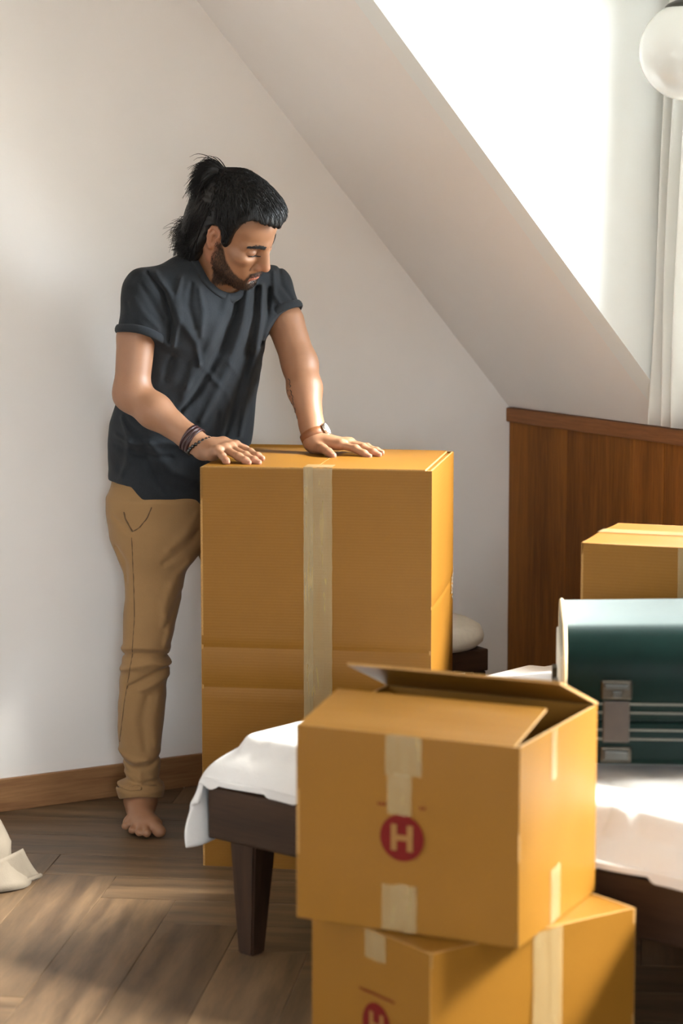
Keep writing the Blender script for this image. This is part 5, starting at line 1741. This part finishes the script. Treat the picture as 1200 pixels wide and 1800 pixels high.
# ---------------------------------------------------------------- watch and bracelets
def ring_band(name, c, ax, r, w, th, mat, parent, n=40, flat=1.0, up=V3(0, 0, 1)):
    ax = ax / np.linalg.norm(ax)
    e1 = np.cross(ax, up); e1 /= np.linalg.norm(e1); e2 = np.cross(ax, e1)
    prof = [(-w / 2, 0), (-w / 2 + 0.001, th), (w / 2 - 0.001, th), (w / 2, 0), (w / 2 - 0.001, -0.0006), (-w / 2 + 0.001, -0.0006)]
    V = []; F = []
    for i in range(n):
        a = 2 * PI * i / n
        dv = e1 * math.cos(a) + e2 * math.sin(a) * flat
        for x, t in prof:
            V.append(c + dv * (r + t) + ax * x - MAN_OFF)
    m = len(prof)
    for i in range(n):
        for j in range(m):
            F.append((i * m + j, i * m + (j + 1) % m, ((i + 1) % n) * m + (j + 1) % m, ((i + 1) % n) * m + j))
    return obj(name, V, F, mat, parent, True), e1, e2, ax
M_leather = plain('dark_red_leather', (0.035, 0.012, 0.012), 0.35, 60, 0.2, 0.2)
M_bead = plain('black_beads', (0.012, 0.012, 0.013), 0.15, 40, 0.1, spec=0.7)
M_tan = plain('tan_leather', (0.19, 0.066, 0.020), 0.45, 60, 0.15, 0.2)
M_silver = plain('watch_steel', (0.62, 0.61, 0.58), 0.2, 40, 0.05, metal=1.0)
axR = EL_R - WR_R
cR = WR_R * 0.84 + EL_R * 0.16
bl, e1, e2, ax = ring_band('leather_bracelet', cR, axR + V3(0.0, 0, -0.02), 0.0315, 0.026, 0.0026, M_leather, man)
bl['label'] = 'wide dark red leather bracelet'
for x in (-0.009, 0.0, 0.009):
    ring_band('leather_strand', cR + ax * x, axR, 0.0340, 0.0060, 0.0016, M_leather, bl)
axB = axR / np.linalg.norm(axR) + V3(0.25, 0.0, 0.35)
axB /= np.linalg.norm(axB)
cB = WR_R * 0.955 + EL_R * 0.045
e1 = np.cross(axB, V3(0, 1, 0)); e1 /= np.linalg.norm(e1); e2 = np.cross(axB, e1)
bm = bmesh.new()
bb = None
for i in range(22):
    a = 2 * PI * i / 22
    c = cB + (e1 * math.cos(a) * 1.08 + e2 * math.sin(a) * 1.0) * 0.0318 - MAN_OFF
    bmesh.ops.create_icosphere(bm, subdivisions=2, radius=0.0050, matrix=Matrix.Translation(c))
bb = bm_obj('bead_bracelet', bm, M_bead, man, True); bb['kind'] = 'stuff'
bb['label'] = 'bracelet of shiny black beads'
axL = (EL_L - WR_L) / np.linalg.norm(EL_L - WR_L)
axW = axL * 0.9 + V3(-0.30, 0.0, 0.25); axW /= np.linalg.norm(axW)
cW = WR_L * 0.93 + EL_L * 0.07
wt, e1, e2, ax = ring_band('wristwatch', cW, axW, 0.0312, 0.021, 0.0024, M_tan, man)
wt['label'] = 'wristwatch on a tan leather strap'
dn = V3(0.82, -0.15, 0.5); dn -= ax * (dn @ ax); dn /= np.linalg.norm(dn)
cc = cW + dn * 0.0335 - MAN_OFF
Mz = Matrix((tuple(np.cross(ax, dn)), tuple(ax), tuple(dn))).transposed().to_4x4()
V, F = lathe([(0.0001, -0.002), (0.0165, -0.002), (0.0178, 0.001), (0.0172, 0.0055), (0.0150, 0.0072), (0.0001, 0.0074)], 28)
obj('watch_case', [Vector(cc) + Mz @ Vector(v) for v in V], F, M_silver, wt, True)
V, F = lathe([(0.0001, 0.0077), (0.0140, 0.0076), (0.0142, 0.0070)], 28)
obj('watch_dial', [Vector(cc) + Mz @ Vector(v) for v in V], F, M_white, wt, True)
M_nail = plain('fingernail', (0.38, 0.20, 0.13), 0.3)
for pts, r0 in R_DIG + L_DIG + [L_TH]:
    a, b = pts[-2], pts[-1]
    t_ = (b - a) / np.linalg.norm(b - a)
    up = V3(0, -0.25, 1.0) if pts is not L_TH[0] else V3(0.25, -0.75, 0.65)
    n_ = up - t_ * (up @ t_); n_ /= np.linalg.norm(n_)
    s_ = np.cross(n_, t_)
    Vn = []; Fn = []
    for i in range(7):
        for j in range(7):
            x = (i / 6 - 0.5) * 2; y = (j / 6 - 0.5) * 2
            k = max(abs(x), abs(y)) / max(1e-6, math.hypot(x, y)); x *= k; y *= k
            rl = r0 * 0.80
            Vn.append(b + t_ * (r0 * 0.12 + x * r0 * 0.62) + s_ * y * r0 * 0.55 + n_ * (rl * math.sqrt(max(0, 1 - 0.42 * y * y - 0.25 * max(0, x) ** 2)) + 0.0004) - MAN_OFF)
    for i in range(6):
        for j in range(6): Fn.append((i * 7 + j, i * 7 + j + 1, (i + 1) * 7 + j + 1, (i + 1) * 7 + j))
    obj('fingernail', Vn, Fn, M_nail, ME_BODY, True)
# tattoo: two lines of tiny script inked along the inside of the left forearm (too small to read)
M_ink = plain('tattoo_ink', (0.020, 0.022, 0.024), 0.6)
bm = bmesh.new()
rr = random.Random(8)
for (ax0, ay0), (ax1, ay1), n in (((507, 669), (523, 737), 9), ((503, 682), (521, 748), 8)):
    pass
def skin_pt(x, z):
    ys = np.linspace(5.9, 6.2, 300)
    P = np.stack([np.full(300, x), ys, np.full(300, z)], 1)
    d = body.value(P)
    i = int(np.argmax(d < 0.0003))
    return None if d[i] >= 0.0003 else V3(x, ys[i], z)
for L0, L1, nn in (((-0.1319, 1.1527), (-0.1109, 1.0531), 30), ((-0.1369, 1.1343), (-0.1095, 1.0403), 26)):
    L0 = np.array(L0); L1 = np.array(L1)
    dv = (L1 - L0) / np.linalg.norm(L1 - L0); nv = np.array([dv[1], -dv[0]])
    prev = None; word = 0
    for i in range(nn + 1):
        t = i / nn
        if rr.random() < 0.12: prev = None; continue
        p2 = L0 + (L1 - L0) * t + nv * rr.uniform(-0.0022, 0.0022) + dv * rr.uniform(-0.001, 0.001)
        q = skin_pt(*p2)
        if q is None: prev = None; continue
        if prev is not None:
            V, F = tube([prev - MAN_OFF, q - MAN_OFF], 0.0011, 4)
            bv = [bm.verts.new(v) for v in V]
            for f in F: bm.faces.new([bv[k] for k in f])
        prev = q
o = bm_obj('tattoo', bm, M_ink, ME_BODY); o['kind'] = 'stuff'
